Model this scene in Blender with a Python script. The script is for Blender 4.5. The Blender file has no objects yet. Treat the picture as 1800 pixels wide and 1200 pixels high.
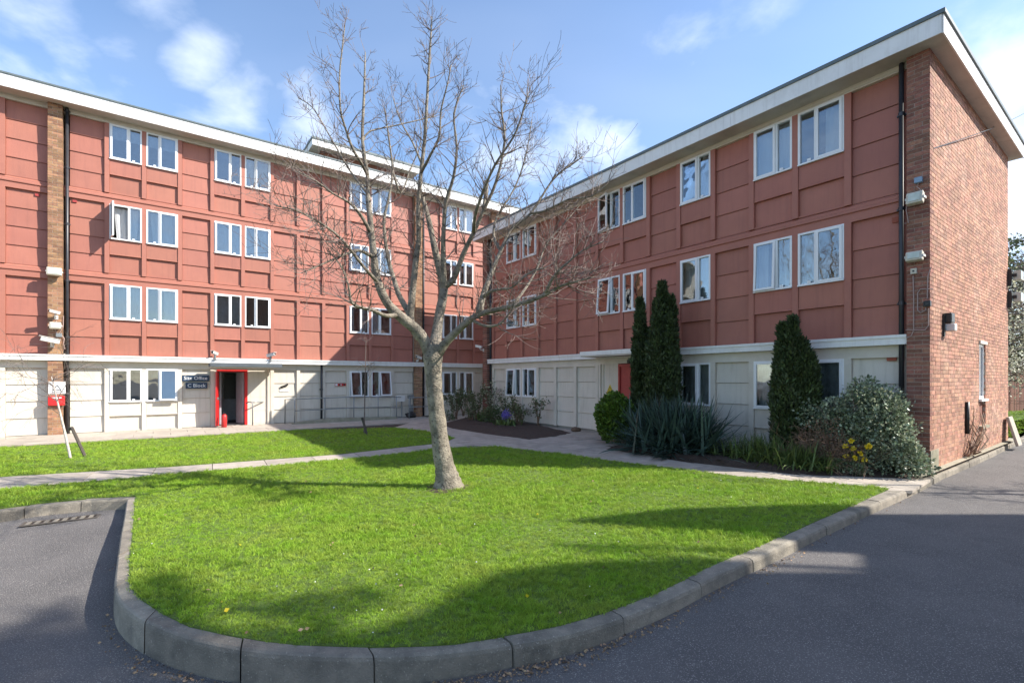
import bpy, math, random
import numpy as np
from mathutils import Vector, Matrix
R = math.radians
random.seed(7); np.random.seed(7)
scene = bpy.context.scene
COL = scene.collection

# ------------------------------------------------------------------ camera
EYE, F, CX, HY = 1.7, 838.0, 900.0, 666.0
cd = bpy.data.cameras.new('camera'); cam = bpy.data.objects.new('camera', cd); COL.objects.link(cam)
cam.location = (0, 0, EYE); cam.rotation_euler = (R(90), 0, 0)
cd.sensor_width = 36; cd.sensor_fit = 'HORIZONTAL'; cd.lens = 36 * F / 1800
cd.shift_y = (HY - 600) / 1800; cd.clip_end = 1500; cd.clip_start = .05
scene.camera = cam

# ------------------------------------------------------------------ sun, sky, exposure
SUN_EL, SUN_A = 38.3, 6.0
sv = Vector((math.cos(R(SUN_A)) * math.cos(R(SUN_EL)), -math.sin(R(SUN_A)) * math.cos(R(SUN_EL)), math.sin(R(SUN_EL))))
sl = bpy.data.lights.new('sun', 'SUN'); sl.energy = 4.3; sl.angle = R(.55); sl.color = (1, .94, .85)
so = bpy.data.objects.new('sun', sl); COL.objects.link(so); so.location = (30, -3, 30)
so.rotation_euler = sv.to_track_quat('Z', 'Y').to_euler()
world = bpy.data.worlds.new('World'); scene.world = world; world.use_nodes = True
scene.view_settings.view_transform = 'Standard'; scene.view_settings.look = 'None'
scene.view_settings.exposure = 1.10; scene.view_settings.gamma = 1; scene.view_settings.use_curve_mapping = False

def dirpx(px, py):
    return Vector(((px - CX) / F, 1, (HY - py) / F)).normalized()
def make_world():
    nt = world.node_tree; N = nt.nodes; L = nt.links; N.clear()
    def n(t, **k):
        x = N.new(t)
        for a, b in k.items(): setattr(x, a, b)
        return x
    def math_(op, a, b=None, clamp=False):
        m = n('ShaderNodeMath', operation=op, use_clamp=clamp)
        for i, v in enumerate((a, b)):
            if v is None: continue
            if isinstance(v, (int, float)): m.inputs[i].default_value = v
            else: L.new(v, m.inputs[i])
        return m.outputs[0]
    def ramp(v, lo, hi):
        m = n('ShaderNodeMapRange', interpolation_type='SMOOTHSTEP'); L.new(v, m.inputs[0])
        m.inputs[1].default_value = lo; m.inputs[2].default_value = hi
        return m.outputs[0]
    out = n('ShaderNodeOutputWorld'); bg = n('ShaderNodeBackground'); bg.inputs[1].default_value = .135
    sky = n('ShaderNodeTexSky', sky_type='NISHITA', sun_disc=False)
    sky.sun_elevation = R(SUN_EL); sky.sun_rotation = math.atan2(sv.x, sv.y)
    sky.air_density = 1.0; sky.dust_density = .6; sky.ozone_density = 3.0
    tc = n('ShaderNodeTexCoord')
    sep = n('ShaderNodeSeparateXYZ'); L.new(tc.outputs['Generated'], sep.inputs[0])
    zz = math_('ADD', math_('MAXIMUM', sep.outputs[2], 0.0), .18)
    cmb = n('ShaderNodeCombineXYZ'); L.new(math_('DIVIDE', sep.outputs[0], zz), cmb.inputs[0]); L.new(math_('DIVIDE', sep.outputs[1], zz), cmb.inputs[1])
    ns = n('ShaderNodeTexNoise', noise_dimensions='3D'); ns.inputs['Scale'].default_value = 3.1; ns.inputs['Detail'].default_value = 9; ns.inputs['Roughness'].default_value = .56; ns.inputs['Distortion'].default_value = .25
    L.new(cmb.outputs[0], ns.inputs['Vector'])
    nb = n('ShaderNodeTexNoise'); nb.inputs['Scale'].default_value = 1.0; nb.inputs['Detail'].default_value = 4
    mp = n('ShaderNodeMapping'); mp.inputs['Location'].default_value = (3.3, 1.7, .4); mp.inputs['Scale'].default_value = (.6, 1.3, 1)
    L.new(cmb.outputs[0], mp.inputs[0]); L.new(mp.outputs[0], nb.inputs['Vector'])
    thin = math_('MULTIPLY', ramp(nb.outputs[0], .38, .75), .13)          # faint high veil all over the sky
    blobs = [(262, 12, .11, .75), (215, 75, .08, .6), (345, 110, .10, .95), (405, 180, .11, .85), (130, 125, .09, .8), (30, 118, .06, .75), (200, 165, .09, .65), (360, 215, .10, .6),
             (560, 235, .13, .8), (1010, 250, .17, .9), (1075, 275, .12, .95), (900, 300, .25, .7), (1165, 55, .12, .4), (1000, 75, .16, .35),
             (1775, 150, .20, 1.1), (1790, 320, .30, 1.25), (1740, 60, .14, .4), (2150, 300, .6, 1.1), (2050, 60, .35, .9), (-300, 200, .5, .9), (-500, -300, .5, .9), (900, -900, .6, .9), (1800, -700, .5, .8)]
    tot = None
    for px, py, r, w in blobs:
        d = dirpx(px, py)
        vs = n('ShaderNodeVectorMath', operation='DISTANCE'); L.new(tc.outputs['Generated'], vs.inputs[0]); vs.inputs[1].default_value = d
        mr = n('ShaderNodeMapRange', interpolation_type='SMOOTHSTEP'); L.new(vs.outputs['Value'], mr.inputs[0])
        mr.inputs[1].default_value = 0; mr.inputs[2].default_value = r; mr.inputs[3].default_value = w; mr.inputs[4].default_value = 0
        tot = mr.outputs[0] if tot is None else math_('MAXIMUM', tot, mr.outputs[0])
    v = math_('ADD', math_('MULTIPLY', tot, .42), ns.outputs[0])
    cl = math_('MULTIPLY', ramp(v, .62, 1.02), .80)
    back = ramp(math_('MULTIPLY', sep.outputs[1], -1.0), .0, .5)          # scattered cumulus behind the viewer as well
    cl2 = math_('MULTIPLY', math_('MULTIPLY', ramp(ns.outputs[0], .48, .66), back), .45)
    cl = math_('MAXIMUM', math_('MAXIMUM', cl, cl2), thin)
    mix = n('ShaderNodeMix', data_type='RGBA'); L.new(cl, mix.inputs[0])
    L.new(sky.outputs[0], mix.inputs[6]); mix.inputs[7].default_value = (4.3, 4.7, 5.4, 1)
    L.new(mix.outputs[2], bg.inputs[0]); L.new(bg.outputs[0], out.inputs[0])
make_world()

# ------------------------------------------------------------------ helpers
def G(px, py, z=0.0):
    Y = F * (EYE - z) / (py - HY); return Vector(((px - CX) / F * Y, Y, z))
def P(px, py, Y):
    return Vector(((px - CX) / F * Y, Y, EYE + (HY - py) / F * Y))

def tag(o, label=None, cat=None, group=None, kind=None):
    for k, v in (('label', label), ('category', cat), ('group', group), ('kind', kind)):
        if v: o[k] = v
    return o
def empty(name, loc=(0, 0, 0), rz=0.0, label=None, cat=None, group=None, kind=None):
    o = bpy.data.objects.new(name, None); COL.objects.link(o); o.location = loc; o.rotation_euler = (0, 0, rz)
    o.empty_display_size = .2
    return tag(o, label, cat, group, kind)
def link(name, me, parent=None, loc=(0, 0, 0), rot=(0, 0, 0), kind=None):
    o = bpy.data.objects.new(name, me); COL.objects.link(o); o.location = loc; o.rotation_euler = rot
    if parent is not None: o.parent = parent
    if kind: o['kind'] = kind
    return o

class MB:
    def __init__(s): s.v = []; s.f = []
    def add(s, vs, fs):
        b = len(s.v); s.v.extend([tuple(p) for p in vs]); s.f.extend([tuple(i + b for i in f) for f in fs]); return s
    def box(s, x0, x1, y0, y1, z0, z1, M=None):
        vs = [Vector((x, y, z)) for z in (z0, z1) for x, y in ((x0, y0), (x1, y0), (x1, y1), (x0, y1))]
        if M is not None: vs = [M @ p for p in vs]
        return s.add(vs, [(0, 3, 2, 1), (4, 5, 6, 7), (0, 1, 5, 4), (1, 2, 6, 5), (2, 3, 7, 6), (3, 0, 4, 7)])
    def prism(s, poly, h0, h1):                    # poly: xy ccw
        n = len(poly)
        vs = [(p[0], p[1], h0) for p in poly] + [(p[0], p[1], h1) for p in poly]
        return s.add(vs, [tuple(range(n - 1, -1, -1)), tuple(range(n, 2 * n))] + [(i, (i + 1) % n, (i + 1) % n + n, i + n) for i in range(n)])
    def extrude_x(s, prof, x0, x1):                # prof: (y,z)
        n = len(prof)
        vs = [(x0, y, z) for y, z in prof] + [(x1, y, z) for y, z in prof]
        return s.add(vs, [tuple(range(n)), tuple(range(2 * n - 1, n - 1, -1))] + [(i, i + n, (i + 1) % n + n, (i + 1) % n) for i in range(n)])
    def tube(s, pts, rad, n=6, cap=True):
        pts = [Vector(p) for p in pts]
        if isinstance(rad, (int, float)): rad = [rad] * len(pts)
        up = None; base = len(s.v); m = len(pts)
        for i, p in enumerate(pts):
            t = (pts[min(i + 1, m - 1)] - pts[max(i - 1, 0)])
            t = t.normalized() if t.length > 1e-9 else Vector((0, 0, 1))
            if up is None:
                up = Vector((0, 0, 1)) if abs(t.z) < .9 else Vector((1, 0, 0))
            a = up - t * up.dot(t)
            a = a.normalized() if a.length > 1e-6 else t.orthogonal().normalized()
            up = a; b = t.cross(a)
            for k in range(n):
                q = 2 * math.pi * k / n
                s.v.append(tuple(p + (a * math.cos(q) + b * math.sin(q)) * rad[i]))
        for i in range(m - 1):
            for k in range(n):
                k2 = (k + 1) % n
                s.f.append((base + i * n + k, base + i * n + k2, base + (i + 1) * n + k2, base + (i + 1) * n + k))
        if cap:
            s.f.append(tuple(base + k for k in range(n - 1, -1, -1))); s.f.append(tuple(base + (m - 1) * n + k for k in range(n)))
        return s
    def cyl(s, p0, p1, r, n=12): return s.tube([p0, p1], r, n)
    def mesh(s, name, mat, smooth=False, bevel=0):
        me = bpy.data.meshes.new(name); me.from_pydata(s.v, [], s.f); me.update()
        if bevel:
            import bmesh
            bm = bmesh.new(); bm.from_mesh(me)
            es = [e for e in bm.edges if e.is_manifold and e.calc_face_angle(0) > .6]
            bmesh.ops.bevel(bm, geom=es, offset=bevel, segments=2, affect='EDGES', profile=.5)
            bm.to_mesh(me); bm.free()
        if mat: me.materials.append(mat)
        if smooth: me.polygons.foreach_set('use_smooth', [True] * len(me.polygons))
        return me
    def build(s, name, mat, parent=None, smooth=False, bevel=0, kind=None, loc=(0, 0, 0), rot=(0, 0, 0)):
        return link(name, s.mesh(name, mat, smooth, bevel), parent, loc, rot, kind)

_cache = {}
def boxobj(name, parent, x0, x1, y0, y1, z0, z1, mat, bevel=0, kind=None):
    """box of its own; equal boxes share mesh data"""
    key = (name, round(x1 - x0, 3), round(y1 - y0, 3), round(z1 - z0, 3), mat.name, bevel)
    if key not in _cache:
        _cache[key] = MB().box(0, key[1], 0, key[2], 0, key[3]).mesh(name, mat, bevel=bevel)
    return link(name, _cache[key], parent, (x0, y0, z0), kind=kind)

def arrmesh(name, V, Fq, mat, smooth=False):
    me = bpy.data.meshes.new(name)
    V = np.asarray(V, dtype=np.float32); Fq = np.asarray(Fq, dtype=np.int32)
    me.vertices.add(len(V)); me.vertices.foreach_set('co', V.ravel())
    k = Fq.shape[1]; me.loops.add(Fq.size); me.loops.foreach_set('vertex_index', Fq.ravel())
    me.polygons.add(len(Fq)); me.polygons.foreach_set('loop_start', np.arange(0, Fq.size, k, dtype=np.int32)); me.polygons.foreach_set('loop_total', np.full(len(Fq), k, dtype=np.int32))
    me.update(calc_edges=True); me.validate()
    if mat: me.materials.append(mat)
    if smooth: me.polygons.foreach_set('use_smooth', [True] * len(me.polygons))
    return me

# ------------------------------------------------------------------ materials
def mat(name, col, rough=.7, col2=None, scale=6.0, detail=6, amt=1.0, rnd=0.0, bump=0.0, bscale=60.0, metal=0.0, spec=.5, speck=None, island=0.0, stretch=None, trans=0.0, emit=None, grime=None, streak=None):
    m = bpy.data.materials.new(name); m.use_nodes = True
    nt = m.node_tree; N = nt.nodes; L = nt.links
    b = N['Principled BSDF']; b.inputs['Roughness'].default_value = rough; b.inputs['Metallic'].default_value = metal
    b.inputs['Specular IOR Level'].default_value = spec
    geo = N.new('ShaderNodeNewGeometry')
    pos = geo.outputs['Position']
    if stretch:
        mp = N.new('ShaderNodeMapping'); mp.inputs['Scale'].default_value = stretch; L.new(pos, mp.inputs[0]); pos2 = mp.outputs[0]
    else: pos2 = pos
    c1 = (*col, 1); c2 = (*(col2 if col2 else [c * .8 for c in col]), 1)
    ns = N.new('ShaderNodeTexNoise'); ns.inputs['Scale'].default_value = scale; ns.inputs['Detail'].default_value = detail; ns.inputs['Roughness'].default_value = .6
    L.new(pos2, ns.inputs['Vector'])
    mr = N.new('ShaderNodeMapRange'); L.new(ns.outputs[0], mr.inputs[0]); mr.inputs[1].default_value = .33; mr.inputs[2].default_value = .67; mr.inputs[4].default_value = amt
    mx = N.new('ShaderNodeMix'); mx.data_type = 'RGBA'; L.new(mr.outputs[0], mx.inputs[0]); mx.inputs[6].default_value = c1; mx.inputs[7].default_value = c2
    cur = mx.outputs[2]
    if grime:                                   # (colour, scale, amount): stains with their own shape
        g = N.new('ShaderNodeTexNoise'); g.inputs['Scale'].default_value = grime[1]; g.inputs['Detail'].default_value = 8; g.inputs['Roughness'].default_value = .7
        L.new(pos, g.inputs['Vector'])
        gr = N.new('ShaderNodeMapRange'); L.new(g.outputs[0], gr.inputs[0]); gr.inputs[1].default_value = .5; gr.inputs[2].default_value = .72; gr.inputs[4].default_value = grime[2]
        gm = N.new('ShaderNodeMix'); gm.data_type = 'RGBA'; L.new(gr.outputs[0], gm.inputs[0]); L.new(cur, gm.inputs[6]); gm.inputs[7].default_value = (*grime[0], 1); cur = gm.outputs[2]
    if streak:                                  # (colour, amount): runs of dirt down the boards
        sm_ = N.new('ShaderNodeMapping'); sm_.inputs['Scale'].default_value = (7, 7, .45); L.new(pos, sm_.inputs[0])
        g = N.new('ShaderNodeTexNoise'); g.inputs['Scale'].default_value = 1.6; g.inputs['Detail'].default_value = 6; g.inputs['Roughness'].default_value = .65; L.new(sm_.outputs[0], g.inputs['Vector'])
        gr = N.new('ShaderNodeMapRange'); L.new(g.outputs[0], gr.inputs[0]); gr.inputs[1].default_value = .50; gr.inputs[2].default_value = .78; gr.inputs[4].default_value = streak[1]
        gm = N.new('ShaderNodeMix'); gm.data_type = 'RGBA'; L.new(gr.outputs[0], gm.inputs[0]); L.new(cur, gm.inputs[6]); gm.inputs[7].default_value = (*streak[0], 1); cur = gm.outputs[2]
    if speck:                                   # (colour, scale, threshold)
        sp = N.new('ShaderNodeTexNoise'); sp.inputs['Scale'].default_value = speck[1]; sp.inputs['Detail'].default_value = 2; L.new(pos, sp.inputs['Vector'])
        sr = N.new('ShaderNodeMapRange'); L.new(sp.outputs[0], sr.inputs[0]); sr.inputs[1].default_value = speck[2]; sr.inputs[2].default_value = speck[2] + .08
        sm = N.new('ShaderNodeMix'); sm.data_type = 'RGBA'; L.new(sr.outputs[0], sm.inputs[0]); L.new(cur, sm.inputs[6]); sm.inputs[7].default_value = (*speck[0], 1); cur = sm.outputs[2]
    if rnd or island:
        oi = N.new('ShaderNodeObjectInfo'); ad = N.new('ShaderNodeMath'); ad.operation = 'ADD'
        L.new(oi.outputs['Random'], ad.inputs[0])
        if island: L.new(geo.outputs['Random Per Island'], ad.inputs[1])
        else: ad.inputs[1].default_value = 0
        fr = N.new('ShaderNodeMath'); fr.operation = 'FRACT'; L.new(ad.outputs[0], fr.inputs[0])
        a = max(rnd, island)
        r2 = N.new('ShaderNodeMapRange'); L.new(fr.outputs[0], r2.inputs[0]); r2.inputs[3].default_value = 1 - a; r2.inputs[4].default_value = 1 + a
        hs = N.new('ShaderNodeHueSaturation'); L.new(r2.outputs[0], hs.inputs['Value']); L.new(cur, hs.inputs['Color'])
        f2 = N.new('ShaderNodeMath'); f2.operation = 'MULTIPLY'; f2.inputs[1].default_value = 7.3; L.new(fr.outputs[0], f2.inputs[0])
        f3 = N.new('ShaderNodeMath'); f3.operation = 'FRACT'; L.new(f2.outputs[0], f3.inputs[0])
        r3 = N.new('ShaderNodeMapRange'); L.new(f3.outputs[0], r3.inputs[0]); r3.inputs[3].default_value = .5 - a * .03; r3.inputs[4].default_value = .5 + a * .03
        L.new(r3.outputs[0], hs.inputs['Hue']); cur = hs.outputs[0]
    L.new(cur, b.inputs['Base Color'])
    if bump:
        bn = N.new('ShaderNodeTexNoise'); bn.inputs['Scale'].default_value = bscale; bn.inputs['Detail'].default_value = 5; L.new(pos2, bn.inputs['Vector'])
        bp = N.new('ShaderNodeBump'); bp.inputs['Strength'].default_value = bump; bp.inputs['Distance'].default_value = .02
        L.new(bn.outputs[0], bp.inputs['Height']); L.new(bp.outputs[0], b.inputs['Normal'])
    if trans:
        tr = N.new('ShaderNodeBsdfTranslucent'); L.new(cur, tr.inputs[0])
        ms = N.new('ShaderNodeMixShader'); ms.inputs[0].default_value = trans; L.new(b.outputs[0], ms.inputs[1]); L.new(tr.outputs[0], ms.inputs[2])
        L.new(ms.outputs[0], N['Material Output'].inputs[0])
    return m
def glassmat():
    m = bpy.data.materials.new('window_glass'); m.use_nodes = True; nt = m.node_tree; N = nt.nodes; L = nt.links; N.clear()
    out = N.new('ShaderNodeOutputMaterial'); gl = N.new('ShaderNodeBsdfGlossy'); gl.inputs['Roughness'].default_value = .015; gl.inputs[0].default_value = (.95, .97, 1, 1)
    tr = N.new('ShaderNodeBsdfTransparent'); tr.inputs[0].default_value = (.86, .9, .9, 1)
    fr = N.new('ShaderNodeFresnel'); fr.inputs[0].default_value = 1.6
    mp = N.new('ShaderNodeMapRange'); L.new(fr.outputs[0], mp.inputs[0]); mp.inputs[3].default_value = .10; mp.inputs[4].default_value = 1.0
    geo = N.new('ShaderNodeNewGeometry'); ns = N.new('ShaderNodeTexNoise'); ns.inputs['Scale'].default_value = 1.8; L.new(geo.outputs['Position'], ns.inputs['Vector'])
    bp = N.new('ShaderNodeBump'); bp.inputs['Strength'].default_value = .22; bp.inputs['Distance'].default_value = .02; L.new(ns.outputs[0], bp.inputs['Height']); L.new(bp.outputs[0], gl.inputs['Normal'])
    mx = N.new('ShaderNodeMixShader'); L.new(mp.outputs[0], mx.inputs[0]); L.new(tr.outputs[0], mx.inputs[1]); L.new(gl.outputs[0], mx.inputs[2]); L.new(mx.outputs[0], out.inputs[0])
    return m

REDC = (.385, .145, .10); REDC2 = (.35, .130, .090)
M = dict(
    red=mat('red_painted_board', REDC, .62, REDC2, scale=2.2, rnd=.085, bump=.14, bscale=45, streak=((.26, .10, .075), .55), grime=((.33, .12, .09), 1.4, .35)),
    redtrim=mat('red_painted_trim', (.395, .150, .104), .6, (.36, .135, .094), scale=3, bump=.08, grime=((.32, .12, .09), 2.0, .35)),
    cream=mat('cream_painted_board', (.64, .585, .50), .65, (.60, .545, .46), scale=2, rnd=.045, bump=.10, bscale=45, streak=((.40, .36, .28), .55), grime=((.52, .46, .37), 1.1, .35)),
    creamtrim=mat('cream_painted_trim', (.65, .595, .51), .6, (.59, .535, .45), scale=3, bump=.06, grime=((.45, .40, .33), 2.2, .4)),
    white=mat('white_painted_fascia', (.80, .79, .76), .5, (.74, .73, .70), scale=3, grime=((.55, .53, .48), 1.6, .45), streak=((.50, .47, .42), .45)),
    upvc=mat('white_window_plastic', (.80, .80, .80), .35, (.76, .76, .75), scale=4),
    soffit=mat('grey_soffit', (.60, .55, .48), .7, (.52, .48, .42), scale=2, grime=((.30, .27, .24), 1.5, .5)),
    roofedge=mat('roof_edge_metal', (.13, .16, .17), .5, (.10, .13, .13), scale=5),
    roof=mat('roof_felt', (.16, .18, .15), .9, (.10, .12, .10), scale=3, bump=.3),
    brick=mat('red_brick', (.43, .225, .148), .85, (.31, .14, .088), scale=16, island=.30, bump=.35, bscale=120, speck=((.48, .30, .20), 55, .60), grime=((.52, .36, .27), .9, .5)),
    quoin_shaded=mat('shaded_quoin_brick', (.30, .135, .09), .85, (.20, .08, .055), scale=16, island=.30, bump=.35, bscale=120, speck=((.38, .22, .15), 50, .62)),  # gable brick darkened: shade on the corner pier is put into its colour
    brickdark=mat('brown_red_brick', (.235, .088, .058), .85, (.16, .06, .045), scale=16, island=.32, bump=.35, bscale=120, speck=((.30, .16, .11), 50, .62)),
    brickbuff=mat('buff_brown_brick', (.36, .20, .105), .85, (.25, .125, .07), scale=16, island=.32, bump=.35, bscale=120),
    mortar=mat('mortar', (.47, .40, .33), .95, (.36, .30, .25), scale=9, bump=.3, bscale=150),
    glass=glassmat(),
    dark=mat('dark_interior', (.055, .048, .042), .8, (.035, .03, .028), scale=2),
    room=mat('room_wall', (.42, .39, .34), .8, (.34, .31, .27), scale=1.5),
    curtain=mat('white_net_curtain', (.72, .73, .74), .9, (.62, .63, .65), scale=8, stretch=(3, 3, .3), trans=.25),
    blind=mat('grey_blind', (.40, .42, .45), .8),
    pipe=mat('black_pipe', (.025, .027, .032), .4, (.04, .04, .045), scale=5),
    asphalt=mat('asphalt', (.155, .143, .136), .9, (.118, .110, .106), scale=1.3, detail=8, bump=1.0, bscale=110, speck=((.36, .33, .30), 105, .585), grime=((.085, .08, .078), 1.1, .65)),
    kerb=mat('kerb_concrete', (.30, .262, .205), .9, (.17, .15, .12), scale=5, detail=9, rnd=.16, bump=.5, bscale=80, grime=((.075, .07, .062), 2.6, .85), speck=((.42, .38, .32), 90, .64)),
    slab=mat('paving_concrete', (.47, .41, .34), .9, (.36, .31, .255), scale=3.5, detail=8, rnd=.10, bump=.35, bscale=90, grime=((.22, .20, .17), 1.8, .55)),
    soil=mat('bare_soil', (.075, .048, .034), .95, (.04, .027, .02), scale=12, bump=1.0, bscale=40, speck=((.14, .10, .07), 60, .62)),
    turf=mat('turf_soil', (.11, .19, .018), .95, (.08, .12, .016), scale=14, bump=1, bscale=60),
    grass=mat('grass_blade', (.25, .425, .032), .55, (.32, .42, .06), scale=1.6, detail=7, island=.0, rnd=.30, trans=.30, spec=.25),
    bark=mat('tree_bark', (.31, .27, .21), .9, (.13, .11, .085), scale=7, detail=9, bump=1.0, bscale=38, speck=((.09, .075, .06), 22, .58), grime=((.13, .115, .08), 4.5, .65)),
    twig=mat('twig_bark', (.21, .165, .14), .8, (.13, .095, .08), scale=14),
    birch=mat('birch_bark', (.62, .58, .52), .8, (.40, .34, .29), scale=18, speck=((.10, .08, .07), 30, .62)),
    yew=mat('yew_leaf', (.060, .088, .026), .6, (.032, .050, .016), scale=5, island=.5, trans=.1),
    flax=mat('sword_leaf', (.075, .120, .095), .38, (.042, .075, .058), scale=4, island=.45, trans=.12),
    lime=mat('bright_leaf', (.13, .21, .022), .5, (.07, .13, .02), scale=4, island=.45, trans=.25),
    grassy=mat('strap_leaf', (.12, .18, .045), .5, (.09, .12, .035), scale=4, island=.4, trans=.25),
    eleag=mat('silver_green_leaf', (.27, .315, .215), .38, (.13, .18, .095), scale=9, island=.65, trans=.12),
    eleagpale=mat('cream_tipped_leaf', (.50, .52, .38), .5, (.34, .38, .24), scale=9, island=.4, trans=.15),
    rose=mat('bed_leaf', (.10, .14, .05), .55, (.07, .09, .035), scale=6, island=.5, trans=.2),
    dry=mat('dry_stem', (.24, .15, .09), .8, (.15, .09, .06), scale=9, island=.3),
    yellow=mat('yellow_petal', (.75, .58, .02), .5, trans=.2), blossom=mat('pale_blossom', (.62, .60, .48), .6, (.45, .46, .30), island=.3, trans=.3),
    blue=mat('blue_petal', (.16, .13, .55), .6, (.22, .16, .50), trans=.2), whitep=mat('daisy_petal', (.8, .8, .76), .6),
    navy=mat('navy_sign', (.018, .045, .095), .35), ltr=mat('white_lettering', (.85, .86, .86), .5),
    reddoor=mat('red_gloss_paint', (.62, .022, .024), .35, (.55, .02, .02)), redmatt=mat('faded_red_paint', (.42, .055, .045), .5, (.36, .045, .04)),
    signred=mat('sign_red', (.62, .03, .03), .4), signyellow=mat('sign_yellow', (.78, .55, .03), .5), black=mat('black_plastic', (.02, .02, .02), .4),
    grey=mat('grey_metal', (.28, .29, .29), .4, (.22, .23, .23), metal=.4), lampcase=mat('cream_lamp_case', (.62, .58, .48), .5, (.50, .46, .37), scale=20),
    lampglass=mat('lamp_glass', (.62, .66, .58), .2, (.5, .54, .46), scale=12), camwhite=mat('camera_case', (.72, .70, .66), .45, (.6, .58, .54)),
    ltblue=mat('blue_grey_box', (.25, .36, .48), .5), rust=mat('terracotta_vent', (.36, .10, .06), .8), canopy=mat('dark_canopy_felt', (.10, .115, .13), .6),
    wood=mat('weathered_stake', (.10, .08, .065), .9, (.06, .05, .04), scale=20, stretch=(1, 1, .2)), fence=mat('brown_fence_board', (.20, .085, .05), .85, (.14, .06, .04), scale=6, rnd=.15, stretch=(1, 1, .15)),
    green_far=mat('far_leaf', (.10, .13, .045), .6, (.06, .08, .03), scale=5, island=.5, trans=.2), iron=mat('cast_iron', (.07, .065, .06), .7, (.11, .09, .07), scale=30),
    offbrick=mat('neighbour_brick', (.36, .20, .13), .9, (.27, .14, .09), scale=20), conduit=mat('pinkish_conduit', (.42, .30, .26), .6), mat_grey=mat('door_mat', (.05, .05, .055), .95),
    leafdry=mat('fallen_leaf', (.38, .26, .15), .8, (.25, .15, .08), scale=30, island=.4), concrete=mat('concrete_apron', (.36, .33, .25), .95, (.25, .235, .17), scale=4, detail=8, bump=.5, bscale=50, grime=((.18, .17, .09), 2.5, .6)),
)

# ------------------------------------------------------------------ frames of the two blocks (x along the front, y inwards, z up)
AL = math.atan2(F, 1149.0)
uL = Vector((math.cos(R(36.104)), math.sin(R(36.104)), 0)); nL = Vector((uL.y, -uL.x, 0))
uR = Vector((uL.y, -uL.x, 0)); nR = Vector((uR.y, -uR.x, 0))
OL = Vector((-15.0, 13.967, 0)); OR = Vector((-.912, 20.116, 0))
ROTL = math.atan2(uL.y, uL.x); ROTR = math.atan2(uR.y, uR.x)
def WL(u, v, z=0): return OL + uL * u + nL * v + Vector((0, 0, z))
def WR(u, v, z=0): return OR + uR * u + nR * v + Vector((0, 0, z))
def uvpx(px, v, side):
    O, U, Nn = (OL, uL, nL) if side == 'L' else (OR, uR, nR)
    d = Vector(((px - CX) / F, 1)); Pp = O + Nn * v
    det = -d.x * U.y + U.x * d.y
    t = (-Pp.x * U.y + U.x * Pp.y) / det; s = (d.x * Pp.y - d.y * Pp.x) / det
    return s, t
def on(px, py, v, side):          # local (x, y, z) on the facade plane v for a pixel
    s, t = uvpx(px, v, side); return s, -v, EYE + (HY - py) / F * t

# ------------------------------------------------------------------ ground
def sstep(t): t = np.clip(t, 0, 1); return t * t * (3 - 2 * t)
def road_z(x, y): return -.112 - .105 * sstep((1.8 - x) / 4.8) * (1 - .8 * sstep((y - 4.2) / 2.6)) - .02 * sstep((1.8 - x) / 4.8)
gx = np.concatenate([[-300, -60, -20], np.arange(-12, 14.01, .4), [20, 60, 300]]); gy = np.concatenate([[-300, -60, -20], np.arange(-4, 14.01, .4), [20, 60, 300]])
XX, YY = np.meshgrid(gx, gy); V = np.stack([XX, YY, road_z(XX, YY)], -1).reshape(-1, 3); nx_ = len(gx)
Fq = [(j * nx_ + i, j * nx_ + i + 1, (j + 1) * nx_ + i + 1, (j + 1) * nx_ + i) for j in range(len(gy) - 1) for i in range(nx_ - 1)]
link('road', arrmesh('road', V, Fq, M['asphalt'], True), kind='structure')

kin_px = [(-100, 905), (0, 892), (80, 882), (160, 875), (238, 871)]
main_in = [(238, 872), (236, 900), (233, 933), (229, 975), (228, 1013), (233, 1035), (247, 1052), (287, 1078), (333, 1100), (400, 1115), (460, 1126), (522, 1133), (644, 1137), (755, 1134), (800, 1131), (900, 1115.5), (984, 1100), (1069, 1075), (1149, 1045), (1247, 998), (1327, 964), (1389, 936), (1442, 912), (1500, 887), (1567, 859), (1602, 845)]
main_out = [(222, 878), (217, 910), (211, 940), (205, 985), (199, 1027), (203, 1047), (216, 1066), (256, 1093), (312, 1117), (392, 1137), (452, 1145), (516, 1150), (644, 1154), (755, 1150), (804, 1146), (905, 1131), (992, 1117), (1080, 1090), (1164, 1060), (1265, 1010), (1345, 975), (1407, 946), (1458, 921), (1516, 895), (1583, 867), (1618, 852)]
Iin = [G(*p) for p in main_in]; Iout = [G(*p) for p in main_out]
# along the gable
k2in = [Iin[-1], G(1640, 829), G(1684, 812.5), G(1724, 796), G(1770, 776), G(1800, 763)]
dg = (k2in[-1] - k2in[0]).normalized()
k2in += [k2in[-1] + dg * 40]
ng = Vector((dg.y, -dg.x, 0))
k2out = [p + ng * .13 for p in k2in]
# back-left kerb
k0in = [G(*p) for p in kin_px]
d0 = (k0in[0] - k0in[-1]).normalized(); k0in = [k0in[0] + d0 * 30] + k0in
n0 = Vector((-d0.y, d0.x, 0)); n0 = n0 if n0.y < 0 else -n0
k0out = [p + n0 * .13 for p in k0in]

site = [p.copy() for p in k0in[:-1]] + Iin + k2in[1:]
far = [Vector((120, k2in[-1].y + 60, 0)), Vector((120, 200, 0)), Vector((-120, 200, 0)), Vector((-120, k0in[0].y - 20, 0))]
poly = [(p.x, p.y) for p in site + far]
gr = MB().prism(poly, -.40, -.045).build('ground', M['soil']); tag(gr, kind='structure')

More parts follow.
